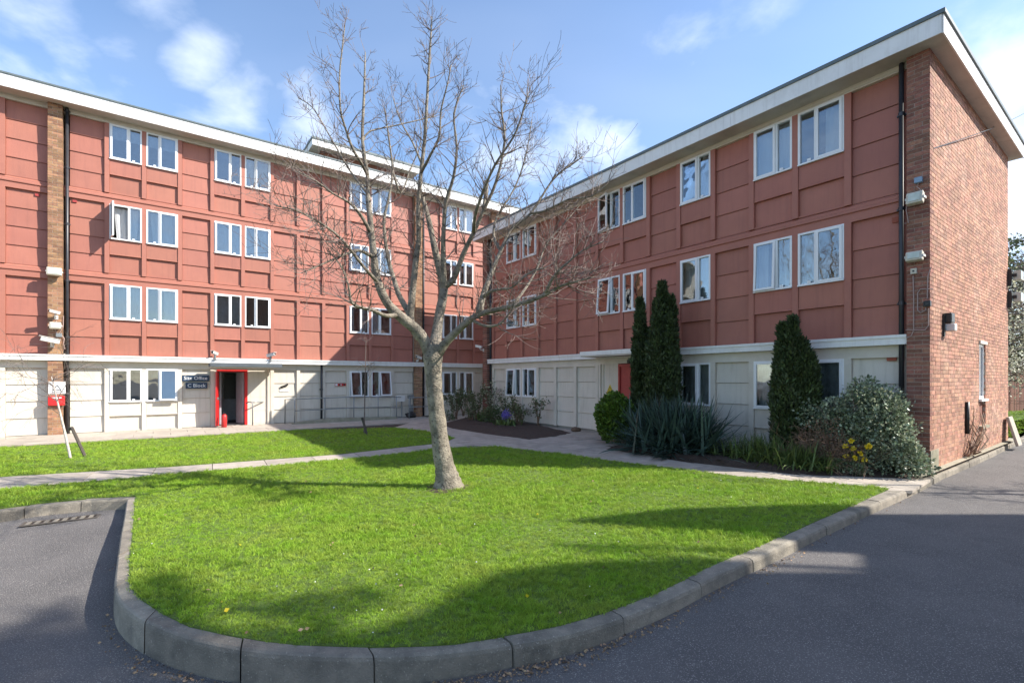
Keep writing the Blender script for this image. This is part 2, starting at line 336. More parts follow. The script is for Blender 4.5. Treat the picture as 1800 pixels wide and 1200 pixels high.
# kerb stones
def stones(root, inn, out, seg=.9, z1=.0, z0=-.32, jitter=.004, drop=None):
    def cum(a):
        c = [0.0]
        for i in range(1, len(a)): c.append(c[-1] + (a[i] - a[i - 1]).length)
        return c
    n = 400
    def resample(a):
        c = cum(a); T = c[-1]; res = []
        j = 0
        for k in range(n + 1):
            t = T * k / n
            while j < len(a) - 2 and c[j + 1] < t: j += 1
            q = (t - c[j]) / max(1e-9, c[j + 1] - c[j]); res.append(a[j].lerp(a[j + 1], min(1, q)))
        # smooth
        for _ in range(6): res = [res[0]] + [(res[i - 1] + res[i] * 2 + res[i + 1]) / 4 for i in range(1, n)] + [res[-1]]
        return res, T
    A, TA = resample(inn); B, TB = resample(out)
    cnt = max(1, round(TB / seg)); per = n / cnt
    for s in range(cnt):
        a = int(round(s * per)); b = int(round((s + 1) * per)); m = max(1, min(5, (b - a)))
        ks = [a + (b - a) * i / m for i in range(m + 1)]
        dz = random.uniform(-jitter, jitter) * 1.6; sh = random.uniform(-.007, .007)
        top = []; bot = []
        L_ = TB / cnt; e = .006 / L_ * (b - a)
        pts = []
        for i, k in enumerate(ks):
            if i == 0: k += e
            if i == m: k -= e
            i0 = min(n - 1, int(k)); q = k - i0
            pa = A[i0].lerp(A[i0 + 1], q); pb = B[i0].lerp(B[i0 + 1], q); o = (pb - pa).normalized() * sh
            pts.append((pa + o, pb + o))
        v = []; f = []
        zz = z1 + dz
        for pa, pb in pts:
            o = (pb - pa).normalized()
            v += [(pa.x, pa.y, z0), (pa.x, pa.y, zz), *[tuple(pb - o * .030 + Vector((0, 0, zz)))], *[tuple(pb - o * .009 + Vector((0, 0, zz - .010)))], tuple(pb + Vector((0, 0, zz - .032))), tuple(pb + o * .012 + Vector((0, 0, z0)))]
        for i in range(m):
            for k in range(6): f.append((i * 6 + k, i * 6 + (k + 1) % 6, (i + 1) * 6 + (k + 1) % 6, (i + 1) * 6 + k))
        f.append((5, 4, 3, 2, 1, 0)); f.append(tuple(m * 6 + k for k in range(6)))
        MB().add(v, f).build('kerb_stone', M['kerb'], root, smooth=False)
kr = empty('kerb', kind='structure'); stones(kr, Iin + k2in[1:-1] + [k2in[-2] + dg * 8], Iout + k2out[1:-1] + [k2out[-2] + dg * 8], .88)
kr3 = empty('kerb', kind='structure'); stones(kr3, [k0in[1] + d0 * 1.0] + k0in[1:], [k0out[1] + d0 * 1.0] + k0out[1:-1] + [k0out[-1] + d0 * .05], .6, z1=.0, jitter=.012)
# paving slabs clipped to the shape of the paths
def clip(poly, a, b):            # keep left of a->b
    res = []; n = len(poly)
    side = lambda p: (b[0] - a[0]) * (p[1] - a[1]) - (b[1] - a[1]) * (p[0] - a[0])
    for i in range(n):
        p, q = poly[i], poly[(i + 1) % n]; sp, sq = side(p), side(q)
        if sp >= 0: res.append(p)
        if (sp > 0) != (sq > 0) and abs(sp - sq) > 1e-12:
            t = sp / (sp - sq); res.append((p[0] + (q[0] - p[0]) * t, p[1] + (q[1] - p[1]) * t))
    return res
def area(p): return .5 * sum(p[i][0] * p[(i + 1) % len(p)][1] - p[(i + 1) % len(p)][0] * p[i][1] for i in range(len(p)))
def paving(root, poly, O, ux, sx, sy, ztop=0.0, stagger=True, gap=.006):
    poly = [(p[0], p[1]) for p in poly]
    if area(poly) < 0: poly = poly[::-1]
    ux = Vector((ux[0], ux[1])).normalized(); uy = Vector((-ux.y, ux.x)); O = Vector((O[0], O[1]))
    loc = [((Vector(p) - O).dot(ux), (Vector(p) - O).dot(uy)) for p in poly]
    x0 = min(p[0] for p in loc); x1 = max(p[0] for p in loc); y0 = min(p[1] for p in loc); y1 = max(p[1] for p in loc)
    c = 0
    for j in range(math.floor(y0 / sy), math.ceil(y1 / sy)):
        off = (sx / 2 if (stagger and j % 2) else 0)
        for i in range(math.floor((x0 - off) / sx), math.ceil((x1 - off) / sx)):
            a0, a1, b0, b1 = i * sx + off + gap, (i + 1) * sx + off - gap, j * sy + gap, (j + 1) * sy - gap
            q = loc
            for A, B in (((a0, b0), (a1, b0)), ((a1, b0), (a1, b1)), ((a1, b1), (a0, b1)), ((a0, b1), (a0, b0))):
                q = clip(q, A, B)
                if len(q) < 3: break
            if len(q) < 3 or area(q) < .02: continue
            zt = ztop + random.uniform(-.003, .003)
            w = [tuple(O + ux * p[0] + uy * p[1]) for p in q]
            MB().prism(w, -.04, zt).build('paving_slab', M['slab'], root); c += 1
    return c
pvA = empty('pavement', kind='structure')
stripA = [WL(-5, .02), WL(-5, 2.45), WL(13.4, 2.75), WL(13.4, .02)]
cA = paving(pvA, stripA, WL(0, 0), uL, .9, .75)
pvB = empty('path', kind='structure')
pathB = [G(-160, 853), G(0, 837.5), G(300, 819), G(560, 800), G(790, 776.5), G(835, 782), G(600, 808.5), G(300, 834), G(0, 860.5), G(-160, 880)]
dB = G(600, 808.5) - G(0, 860.5)
paving(pvB, pathB, G(0, 860.5), (dB.x, dB.y), .92, 1.4, stagger=False)
pvC = empty('path', kind='structure')
pathC = [G(690, 752), WL(13.45, .6), WL(17, .1), WR(-1.5, .05), WR(8.8, .05), G(1062, 783), G(1200, 811), G(1400, 834), G(1636, 842), G(1604, 862), G(1565, 862), G(1300, 839), G(1100, 815), G(1000, 801), G(870, 785), G(780, 779), G(800, 769), G(745, 757)]
paving(pvC, pathC, WR(0, 0), uR, .62, .62, stagger=True)

# planting beds
def bed(name, pts, h=.03, mound=.05):
    root_pts = [Vector((p.x, p.y, 0)) for p in pts]
    c = sum(root_pts, Vector()) / len(root_pts)
    mb = MB(); n = len(root_pts); v = []
    rings = 5
    for r in range(rings + 1):
        t = 1 - r / (rings + .6)
        for p in root_pts:
            q = c + (p - c) * t
            v.append((q.x, q.y, (.012 + (h + mound * random.uniform(.2, 1)) * min(1, r * .8)) if r else -.03))
    f = []
    for r in range(rings):
        for i in range(n): f.append((r * n + i, r * n + (i + 1) % n, (r + 1) * n + (i + 1) % n, (r + 1) * n + i))
    f.append(tuple(rings * n + i for i in range(n)))
    return tag(MB().add(v, f).build(name, M['soil'], smooth=True), kind='structure')
def dense(pts, k=6):
    r = []
    for i in range(len(pts)):
        for j in range(k): r.append(pts[i].lerp(pts[(i + 1) % len(pts)], j / k))
    return r
bed('flower_bed', dense([G(768, 745), G(790, 753), G(850, 763), G(935, 774), G(985, 768), G(1012, 761.5), WR(3.5, .0), WR(-.4, .0), WL(16.4, .15)]))
bed('flower_bed', dense([G(1054, 788), G(1120, 798), G(1200, 809), G(1270, 819), G(1400, 832), G(1560, 839), G(1638, 839), WR(14.3, .2), WR(11, .0), WR(8.6, .0), WR(7.95, .55)]), .05, .07)
# concrete haunch at the foot of the gable
v = []; f = []
for t in (0, .33, .66, 1.0):
    w = WR(14.28, .2) + uL * (7.7 * t); k_ = k2in[0] + dg * (.32 + 7.9 * t)
    v += [(w.x, w.y, -.04), (w.x, w.y, .10), (w.x + .16 * uR.x, w.y + .16 * uR.y, .085), (k_.x, k_.y, -.004), (k_.x, k_.y, -.04)]
for i in range(3):
    for k in range(5): f.append((i * 5 + k, i * 5 + (k + 1) % 5, (i + 1) * 5 + (k + 1) % 5, (i + 1) * 5 + k))
f += [(4, 3, 2, 1, 0), (15, 16, 17, 18, 19)]
tag(MB().add(v, f).build('verge', M['concrete']), kind='structure')

# lawns
def flat(name, poly, z, m):
    p = [(q.x, q.y) for q in poly]
    if area(p) < 0: p = p[::-1]
    return tag(MB().prism(p, -.04, z).build(name, m), kind='structure')
lawnA = [G(-220, 801), G(0, 787), G(300, 770), G(495, 757.5), G(690, 751.5), G(745, 757), G(800, 769), G(780, 778), G(600, 798), G(560, 801), G(300, 820), G(0, 838), G(-220, 856)]
lawnB = [G(-140, 878), G(0, 860), G(300, 833), G(600, 808), G(760, 790), G(870, 784), G(1000, 799), G(1100, 813), G(1300, 837), G(1565, 858)] + [p for p in Iin[::-1][2:]] + k0in[1:-1][::-1]
flat('lawn', lawnA, .004, M['turf']); flat('lawn', lawnB, .004, M['turf'])
lawnC = [k2in[0] + dg * 8.6 - ng * .1, k2in[0] + dg * 60 - ng * .1, k2in[0] + dg * 60 - ng * 30, WR(14.3, -7.6), k2in[0] + dg * 8.6 - ng * 1.2]
flat('lawn', lawnC, .004, M['turf'])

# grass blades: tuft meshes instanced by geometry nodes on scattered points
def tuft(name, n, h, spread, wid):
    V = []; Fq = []
    for i in range(n):
        a = random.uniform(0, 2 * math.pi); r = random.uniform(0, spread); x, y = r * math.cos(a), r * math.sin(a)
        b = random.uniform(0, 2 * math.pi); hh = h * random.uniform(.4, 1.15); lean = hh * random.uniform(.3, 1.5); c = random.uniform(0, 2 * math.pi)
        wx, wy = wid * math.cos(b), wid * math.sin(b); lx, ly = lean * math.cos(c), lean * math.sin(c)
        k = len(V)
        V += [(x - wx, y - wy, 0), (x + wx, y + wy, 0), (x + wx * .7 + lx * .4, y + wy * .7 + ly * .4, hh * .6), (x - wx * .7 + lx * .4, y - wy * .7 + ly * .4, hh * .6), (x + lx + wx * .1, y + ly, hh), (x + lx - wx * .1, y + ly, hh)]
        Fq += [(k, k + 1, k + 2, k + 3), (k + 3, k + 2, k + 4, k + 5)]
    return arrmesh(name, V, Fq, M['grass'])
TC = bpy.data.collections.new('tuft_sources')
for i in range(4):
    o = bpy.data.objects.new('tuft', tuft('tuft', 16, [.020, .024, .028, .038][i], [.030, .034, .026, .022][i], .0017)); TC.objects.link(o)
def inside(P_, poly):
    x, y = P_[:, 0], P_[:, 1]; ins = np.zeros(len(P_), bool); n = len(poly); j = n - 1
    for i in range(n):
        xi, yi, xj, yj = poly[i][0], poly[i][1], poly[j][0], poly[j][1]
        if yi != yj:
            c = ((yi > y) != (yj > y)) & (x < (xj - xi) * (y - yi) / (yj - yi) + xi); ins ^= c
        j = i
    return ins
def grass(poly, cap):
    pl = np.array([(p.x, p.y) for p in poly]); lo = pl.min(0); hi = pl.max(0)
    A = np.prod(hi - lo); rng = np.random.default_rng(3)
    n = int(min(A * 1500, 4.0e6)); pts = lo + rng.random((n, 2)) * (hi - lo)
    pts = pts[inside(pts, pl)]
    d = np.hypot(pts[:, 0], pts[:, 1]); keep = np.clip((4.2 / d) ** 1.45, .06, 1)
    # leave bare, patchy spots
    s = np.sin(pts[:, 0] * 3.1 + np.sin(pts[:, 1] * 2.3)) * np.sin(pts[:, 1] * 3.7 + 1.3 * np.sin(pts[:, 0] * 1.9))
    keep *= np.where(s > .55, .75, 1)
    pts = pts[rng.random(len(pts)) < keep]
    if len(pts) > cap: pts = pts[rng.choice(len(pts), cap, replace=False)]
    d = np.hypot(pts[:, 0], pts[:, 1])
    me = bpy.data.meshes.new('grass'); me.vertices.add(len(pts)); co = np.zeros((len(pts), 3), np.float32); co[:, :2] = pts; co[:, 2] = .003
    me.vertices.foreach_set('co', co.ravel())
    at = me.attributes.new('sz', 'FLOAT', 'POINT'); patch = 1 + .28 * np.sin(pts[:, 0] * 1.7 + 1) * np.sin(pts[:, 1] * 2.1)
    at.data.foreach_set('value', (np.clip((d / 4.2) ** .5, .95, 1.6) * patch * rng.uniform(.65, 1.2, len(pts))).astype(np.float32))
    o = bpy.data.objects.new('grass', me); COL.objects.link(o)
    ng_ = bpy.data.node_groups.new('grass_scatter', 'GeometryNodeTree')
    ng_.interface.new_socket('Geometry', in_out='INPUT', socket_type='NodeSocketGeometry'); ng_.interface.new_socket('Geometry', in_out='OUTPUT', socket_type='NodeSocketGeometry')
    N = ng_.nodes; L = ng_.links
    gi = N.new('NodeGroupInput'); go = N.new('NodeGroupOutput'); ip = N.new('GeometryNodeInstanceOnPoints')
    ci = N.new('GeometryNodeCollectionInfo'); ci.inputs[0].default_value = TC; ci.inputs[1].default_value = True
    L.new(gi.outputs[0], ip.inputs['Points']); L.new(ci.outputs[0], ip.inputs['Instance']); ip.inputs['Pick Instance'].default_value = True
    rv = N.new('FunctionNodeRandomValue'); rv.data_type = 'FLOAT_VECTOR'; rv.inputs[0].default_value = (-.2, -.2, 0); rv.inputs[1].default_value = (.2, .2, 6.283)
    L.new(rv.outputs[0], ip.inputs['Rotation'])
    na = N.new('GeometryNodeInputNamedAttribute'); na.data_type = 'FLOAT'; na.inputs[0].default_value = 'sz'
    L.new(na.outputs[0], ip.inputs['Scale']); L.new(ip.outputs[0], go.inputs[0])
    md = o.modifiers.new('scatter', 'NODES'); md.node_group = ng_
    o['kind'] = 'stuff'; o['label'] = 'short bright green mown grass of the lawn'; o['category'] = 'grass'
    return o
def grow(p):   # push the outline out a little so blades hang over the edges
    return p
ga = grass(lawnB, 230000); ga['label'] = 'short bright green grass of the large front lawn inside the kerb'
gb = grass(lawnA, 60000); gb['label'] = 'short green grass of the lawn between diagonal path and far pavement'
gc = grass([q for q in lawnC], 30000); gc['label'] = 'small patch of green grass beyond the brick gable'

# ------------------------------------------------------------------ building parts
GZ = 2.04
STOREYS = [(2.45, 4.77), (5.12, 7.37), (7.72, 9.96)]
def board_mesh(w, h, m):
    key = ('board', round(w, 3), round(h, 3), m.name)
    if key not in _cache:
        g = .007
        _cache[key] = MB().extrude_x([(.11, g), (.048, g), (.046, .02), (.072, h - .001), (.11, h - .001)], g, w - g).mesh('panel', m)
    return _cache[key]
def panels(B, x0, x1, z0, z1, m, n=4):
    h = (z1 - z0) / n
    for k in range(n): link('panel', board_mesh(x1 - x0, h, m), B, (x0, 0, z0 + k * h))

def window_meshes(w, h, flip):
    key = ('win', round(w, 3), round(h, 3), flip)
    if key in _cache: return _cache[key]
    e = .042; split = w * .60
    if flip: a0, a1, b0, b1 = w - split, w, 0, w - split      # wide sash right
    else: a0, a1, b0, b1 = 0, split, split, w
    fr = MB()
    fr.box(0, w, -.02, .07, 0, e).box(0, w, -.02, .07, h - e, h).box(0, e, -.02, .07, e, h - e).box(w - e, w, -.02, .07, e, h - e)
    mid = split if not flip else w - split
    fr.box(mid - .03, mid + .03, -.018, .07, e, h - e)
    fr.box(-.0, w, -.05, -.02, -.005, .022)                    # sill drip
    x = (b0 + b1) / 2 + (.05 if flip else -.05)
    fr.box(x - .035, x + .035, -.035, -.021, e, e + .05)       # trickle vent cap / handle block
    fm = fr.mesh('window', M['upvc'])
    s0, s1 = (a0 + .03, a1 - .012) if not flip else (a0 + .012, a1 - .03)
    sw = s1 - s0; sh = h - .05; q = .048
    sa = MB().box(0, sw, -.022, .02, 0, q).box(0, sw, -.022, .02, sh - q, sh).box(0, q, -.022, .02, q, sh - q).box(sw - q, sw, -.022, .02, q, sh - q)
    sm = sa.mesh('sash', M['upvc'])
    pm = MB().box(q - .005, sw - q + .005, -.004, .006, q - .005, sh - q + .005).mesh('pane', M['glass'])
    c0, c1 = (b0 + .03, b1 - e) if not flip else (b0 + e, b1 - .03)
    pf = MB().box(c0 - .004, c1 + .004, .02, .03, e - .004, h - e + .004).mesh('pane', M['glass'])
    _cache[key] = (fm, sm, pm, pf, s0, s1, sh)
    return _cache[key]
def curtain_mesh(w, h, style, seed):
    rs = random.Random(seed); n = 26; V = []; Fq = []
    rows = 5; ph = rs.uniform(0, 6); fq = rs.uniform(26, 40)
    for j in range(rows + 1):
        for i in range(n + 1):
            t = i / n; x = w * t; z = h * j / rows
            if style == 'gather': x = w * (.12 * (1 - j / rows) + t * (1 - .22 * (1 - j / rows)))
            V.append((x, .012 * math.sin(fq * t * w + ph + .3 * j) + .008 * math.sin(11 * t * w + ph), z))
    for j in range(rows):
        for i in range(n): k = j * (n + 1) + i; Fq.append((k, k + 1, k + n + 2, k + n + 1))
    return arrmesh('curtain', V, Fq, M['blind'] if style == 'blind' else M['curtain'], True)
def window(B, x0, x1, z0, z1, flip, style='net', swing=0, awn=0, seed=0):
    w = x1 - x0; h = z1 - z0
    fm, sm, pm, pf, s0, s1, sh = window_meshes(w, h, flip)
    W = link('window', fm, B, (x0, 0, z0))
    rot = (0, 0, 0); loc = Vector((s0, -.028, .025)); sw = s1 - s0
    if awn:
        rot = (R(-awn), 0, 0); Mx = Matrix.Rotation(R(-awn), 4, 'X'); top = Vector((s0, -.028, .025 + sh)); loc = top + Mx @ Vector((0, 0, -sh))
    if swing:
        if not flip: rot = (0, 0, R(-swing)); loc = Vector((s0, -.03, .025))
        else:
            rot = (0, 0, R(swing)); Mz = Matrix.Rotation(R(swing), 4, 'Z'); loc = Vector((s1, -.03, .025)) + Mz @ Vector((-sw, 0, 0))
    link('sash', sm, W, loc, rot); link('pane', pm, W, loc, rot)
    link('pane', pf, W)
    rs = random.Random(seed * 31 + 5)
    def cur(xa, xb, ya, za, zb, st):
        link('curtain', curtain_mesh(xb - xa, zb - za, st, seed * 7 + int(xa * 100)), W, (xa, ya, za))
    if style == 'net': cur(.04, w - .04, .16, .03, h - .03, 'net')
    elif style == 'left': cur(.04, w * .42, .16, .03, h - .03, 'net')
    elif style == 'right': cur(w * .55, w - .04, .16, .03, h - .03, 'net')
    elif style == 'both': cur(.04, w * .30, .16, .03, h - .03, 'net'); cur(w * .68, w - .04, .18, .03, h - .03, 'gather')
    elif style == 'gather': cur(.1, w - .08, .17, .03, h - .06, 'gather')
    elif style == 'blind': cur(.04, w - .04, .12, h * .62, h - .03, 'blind')
    elif style == 'full_blind': cur(.04, w - .04, .12, .05, h - .03, 'blind')
    elif style == 'half': cur(.04, w - .04, .16, .03, h * .5, 'net')
    return W
MW = .12
def win_bay(B, x0, x1, z0, z1, flip, mp, ground=False, **kw):
    """window over a flush apron over a recessed lower panel"""
    wh = 1.09 if ground else 1.14
    zb = z1 - wh; za = zb - (.45 if ground else .50)
    window(B, x0, x1, zb, z1, flip, **kw)
    key = ('apron', round(x1 - x0, 3), round(zb - za, 3), mp.name)
    if key not in _cache:
        hh = zb - za; _cache[key] = MB().extrude_x([(.11, 0), (-.004, 0), (-.004, .02), (.008, .03), (.012, hh - .002), (.11, hh - .002)], .004, x1 - x0 - .004).mesh('panel', mp)
    link('panel', _cache[key], B, (x0, 0, za))
    boxobj('panel', B, x0 + .004, x1 - .004, .062, .11, z0 + .035, za - .006, mp)
    boxobj('sill', B, x0, x1, .02, .11, z0, z0 + .034, mp)
def mullion(B, x, z0, z1, m): boxobj('mullion', B, x - MW / 2, x + MW / 2, -.016, .12, z0, z1, m)
def beam(B, x0, x1, z0, z1, m):
    h = z1 - z0
    MB().extrude_x([(.12, 0), (-.003, 0), (-.003, h * .42), (.006, h * .44), (.006, h * .50), (-.028, h * .53), (-.028, h * .66), (-.003, h * .72), (-.003, h * .86), (.05, h - .001), (.12, h - .001)], 0, x1 - x0).build('beam', m, B, loc=(x0, 0, z0))

def downpipe(B, x, y, z0, z1, breaks=()):
    mb = MB().cyl((x, y, z0), (x, y, z1), .042, 12)
    z = z0 + 1.2
    o = mb.build('downpipe', M['pipe'], B, smooth=True)
    while z < z1:
        MB().cyl((0, 0, 0), (0, 0, .07), .052, 12).box(-.075, .075, .02, .06, .015, .05).build('pipe_bracket', M['pipe'], o, loc=(x, y, z)); z += 1.75
    return o

# bricks -----------------------------------------------------------
BH = .075; BL = .225
def brick_box(key_mat, l, d, h=.065):
    key = ('brick', round(l, 4), round(d, 4), key_mat.name)
    if key not in _cache:
        me = MB().box(0, l, 0, d, 0, h).mesh('brick', key_mat)
        _cache[key] = me
    return _cache[key]
class Bricks:
    """collects bricks; the n largest in view become objects, the rest one joined part"""
    def __init__(s, B, m): s.B = B; s.m = m; s.items = []
    def add(s, x0, x1, y0, y1, z, h=.065): s.items.append((x0, x1, y0, y1, z, h))
    def flush(s, n, world):
        s.items.sort(key=lambda i: world(i))
        for (x0, x1, y0, y1, z, h) in s.items[:n]:
            j = random.uniform(-.0015, .0015)
            link('brick', brick_box(s.m, x1 - x0, y1 - y0, .065), s.B, (x0, y0 + j, z))
        mb = MB()
        for (x0, x1, y0, y1, z, h) in s.items[n:]:
            j = random.uniform(-.0015, .0015); mb.box(x0, x1, y0 + j, y1, z, z + h)
        if mb.v: mb.build('brick', s.m, s.B, kind='stuff')

def pier(B, br, x0, z1, front=-.18, w=.33, z0=0.0):
    MB().box(x0 + .006, x0 + w - .006, front + .006, .1, z0, z1).build('mortar_bed', M['mortar'], B)
    k = 0; z = z0 + .005
    while z + .065 < z1 + .03:
        h = min(.065, z1 - z)
        if k % 2: cuts = [(0, .2125), (.2225, w)]
        else: cuts = [(0, .1025), (.1125, w)]
        for a, b in cuts: br.add(x0 + a, x0 + b, front, .02, z, h)
        k += 1; z += BH

# ------------------------------------------------------------------ LEFT block (four storeys)
BLK = empty('apartment_block', OL, ROTL, 'four storey red and cream panelled block on the left with an open red door', 'building')
B = BLK
# solid core, floors and cross walls behind the facade
core = MB().box(-6, 24, 2.4, 9, 0, 10.1).box(-6, 24, .12, .14, 2.0, 2.5)
core.build('wall', M['room'], B)
sl_ = MB()
for z in (2.2, 4.85, 7.45, 10.0): sl_.box(-6, 24, .12, 2.41, z, z + .18)
sl_.box(-6, 24, .12, 2.41, -.05, .03)
xs = [-6, -.95, .045, 1.2, 2.395, 4.33, 5.28, 7.22, 10.085, 12.025, 13.3, 14.43, 16.25, 17.4, 19, 21, 24]
for x in xs: sl_.box(x - .03, x + .03, .12, 2.41, -.04, 10.05)
sl_.build('floor_slab', M['room'], B)
mull = [.045, 2.395, 3.345, 4.33, 5.28, 6.245, 7.22, 8.155, 9.115, 10.085, 11.025, 12.025, 14.43, 15.34, 16.25, -1.9, -.93, 18.6, 19.6, 20.6]
baysL = [(-2.9, -1.9, 'P'), (-1.9, -.93, 'P'), (-.93, .045, 'P'), (.045, 1.03 + MW / 2, 'P'), (1.44, 2.395, 'P'), (2.395, 3.345, 'W'), (3.345, 4.33, 'V'), (4.33, 5.28, 'P'), (5.28, 6.245, 'W'), (6.245, 7.22, 'V'), (7.22, 8.155, 'P'), (8.155, 9.115, 'P'),
         (9.115, 10.085, 'P'), (10.085, 11.025, 'W'), (11.025, 12.025, 'V'), (12.025, 13.02 + MW / 2, 'P'), (13.50, 14.43, 'P'), (14.43, 15.34, 'W'), (15.34, 16.25, 'V'), (16.25, 17.2 + MW / 2, 'P'), (17.6, 18.6, 'P'), (18.6, 19.6, 'P'), (19.6, 20.6, 'P')]
stylesL = {(0, 5): dict(style='none'), (0, 6): dict(style='none', awn=7), (0, 13): dict(style='none', awn=8), (0, 14): dict(style='none', awn=9),
           (1, 5): dict(style='net'), (1, 6): dict(style='right'), (1, 8): dict(style='full_blind'), (1, 9): dict(style='none'),
           (2, 5): dict(style='gather', swing=78), (2, 6): dict(style='gather'), (2, 8): dict(style='full_blind'), (2, 9): dict(style='full_blind'),
           (3, 5): dict(style='blind'), (3, 6): dict(style='blind'), (3, 8): dict(style='none'), (3, 9): dict(style='full_blind'),
           (1, 13): dict(style='both'), (1, 14): dict(style='left'), (2, 13): dict(style='both', awn=4), (2, 14): dict(style='right'), (3, 13): dict(style='blind')}
for s in range(4):
    z0, z1 = (0.0, GZ) if s == 0 else STOREYS[s - 1]
    mp, mt = (M['cream'], M['creamtrim']) if s == 0 else (M['red'], M['redtrim'])
    for i, (x0, x1, k) in enumerate(baysL):
        a, b = x0 + MW / 2, x1 - MW / 2
        if s == 0 and i in (8, 9): continue
        if k == 'P': panels(B, a, b, z0, z1, mp)
        else:
            st = dict(stylesL.get((s, i), dict(style=['net', 'left', 'right', 'both', 'gather'][(s * 5 + i) % 5])))
            win_bay(B, a, b, z0, z1, k == 'V', mp, ground=(s == 0), seed=s * 40 + i, **st)
    for x in mull:
        if s == 0 and abs(x - 6.245) < .01: continue
        mullion(B, x, z0, z1, mt)
for s, (z0, z1) in enumerate([(4.77, 5.12), (7.37, 7.72)]):
    for a, b in ((-2.9, 1.03), (1.38, 13.02), (13.45, 17.2), (17.53, 21)): beam(B, a, b, z0, z1, M['redtrim'])
for a, b in ((-2.9, 1.03), (1.38, 13.02), (13.45, 17.2), (17.53, 21)):
    boxobj('trim', B, a, b, -.004, .12, 2.04, 2.27, M['creamtrim'])
    boxobj('frieze', B, a, b, -.012, .12, 9.96, 10.10, M['creamtrim'])
MB().box(-3, 21.2, -.215, .12, 2.27, 2.42).box(-3, 21.2, -.235, -.2, 2.395, 2.45).build('band', M['white'], B)
# roof with deep white fascia
MB().box(-3.5, 24, -.5, 9.2, 10.10, 10.125).build('soffit', M['soffit'], B)
x = -3.5
while x < 23.5:
    boxobj('fascia', B, x, x + 2.996, -.522, -.495, 10.085, 10.45, M['white']); x += 3
MB().box(-3.5, 24, -.49, 9.2, 10.13, 10.44).box(-3.5, 24, -.55, 9.25, 10.452, 10.50).build('roof', M['roofedge'], B)
MB().box(-3.45, 24, -.45, 9.1, 10.502, 10.53).build('roof_felt', M['roof'], B)
brL = Bricks(B, M['brickbuff'])
pier(B, brL, 1.035, 10.1)
def far_key(i): return 0
brL.flush(300, lambda i: i[4])
brL2 = Bricks(B, M['brickbuff'])
pier(B, brL2, 13.05, 10.1); pier(B, brL2, 17.2, 10.1)
brL2.flush(0, lambda i: 0)
downpipe(B, 1.455, -.06, .02, 10.1); downpipe(B, 13.50, -.06, .02, 10.1); downpipe(B, 9.02, -.03, .05, 2.27)
# low roof house on top, set back
ha = uvpx(549, -1.6, 'L')[0]; hb = uvpx(737, -1.6, 'L')[0]
MB().box(ha + .45, hb - .4, 2.0, 6, 10.5, 11.83).build('roof_house', M['brickdark'], B)
MB().box(ha + .03, hb - .03, 1.6, 6.4, 11.83, 11.87).build('roof_house_soffit', M['soffit'], B)
MB().box(ha + .0, hb + .02, 1.575, 1.6, 11.82, 12.09).box(ha, ha + .025, 1.6, 6.4, 11.82, 12.09).build('roof_house_fascia', M['white'], B)
MB().box(ha - .03, hb + .05, 1.54, 6.45, 12.092, 12.18).build('roof_house_edge', M['roofedge'], B)

# entrance: red frame, outward leaf, hall, flat canopy
dx0, dx1 = uvpx(381, 0, 'L')[0], uvpx(435, 0, 'L')[0]
MB().box(dx0, dx0 + .07, -.02, .14, 0.02, 2.04).box(dx1 - .09, dx1, -.02, .14, .02, 2.04).box(dx0 + .07, dx1 - .09, -.02, .14, 1.96, 2.04).build('door_frame', M['reddoor'], B)
lf = MB().box(0, .045, -.44, 0, 0, 1.9).build('door_leaf', M['reddoor'], B, loc=(dx0 + .02, -.022, .05), rot=(0, 0, R(-12)))
for z in (.18, 1.05): MB().box(.045, .056, -.38, -.06, z, z + .68).build('door_panel', M['reddoor'], lf, bevel=.006)
MB().box(.045, .06, -.40, -.04, .92, 1.0).build('push_plate', M['grey'], lf)
MB().box(dx1, 7.16, .0, .12, .0, 2.04).build('wall', M['creamtrim'], B)
for k, (a, b) in enumerate(((.06, .5), (.52, 1.0), (1.02, 1.5), (1.52, 2.0))): boxobj('panel', B, dx1 + .1, 7.0, -.006, .0, a, b, M['cream'])
MB().box(5.34, dx0, -.002, .12, .0, 2.04).build('wall', M['creamtrim'], B)
MB().box(dx0 + .1, dx0 + .16, .2, 2.3, .03, 2.1).box(dx1 + .2, dx1 + .26, .2, 2.3, .03, 2.1).box(dx0, dx1 + .2, 2.2, 2.26, .03, 2.2).box(dx0, dx1 + .2, .1, 2.3, 2.06, 2.1).build('hall_wall', M['blind'], B)
MB().box(dx0 + .42, dx0 + .82, 2.1, 2.18, .9, 1.9).build('hall_glazing', M['black'], B)
lf2 = MB().box(-.045, 0, 0, .62, 0, 1.9).build('door_leaf', M['blind'], B, loc=(dx1 - .1, .15, .05), rot=(0, 0, R(14)))
MB().box(dx0 + .1, dx1 - .1, .1, 2.1, .031, .045).build('door_mat', M['mat_grey'], B)
MB().box(5.15, 7.38, -1.05, -.237, 2.13, 2.255).build('canopy', M['canopy'], B)
MB().box(5.18, 7.35, -1.02, -.24, 2.10, 2.129).build('canopy_soffit', M['creamtrim'], B)
MB().box(7.05, 7.11, -.06, -.007, .0, 2.1).box(7.05, 7.11, -.24, -.05, 1.95, 2.1).build('canopy_post', M['creamtrim'], B)
# vents
for px, py in ((65, 643),): 
    x, y, z = on(px, py, 0, 'L'); MB().box(x - .09, x + .09, .0, .06, z - .06, z + .06).build('air_vent', M['rust'], B)
for px, py in ((65, 342), (131, 353)):
    x, y, z = on(px, py, 0, 'L'); MB().box(x - .05, x + .05, .03, .06, z - .035, z + .035).build('air_vent', M['redmatt'], B)

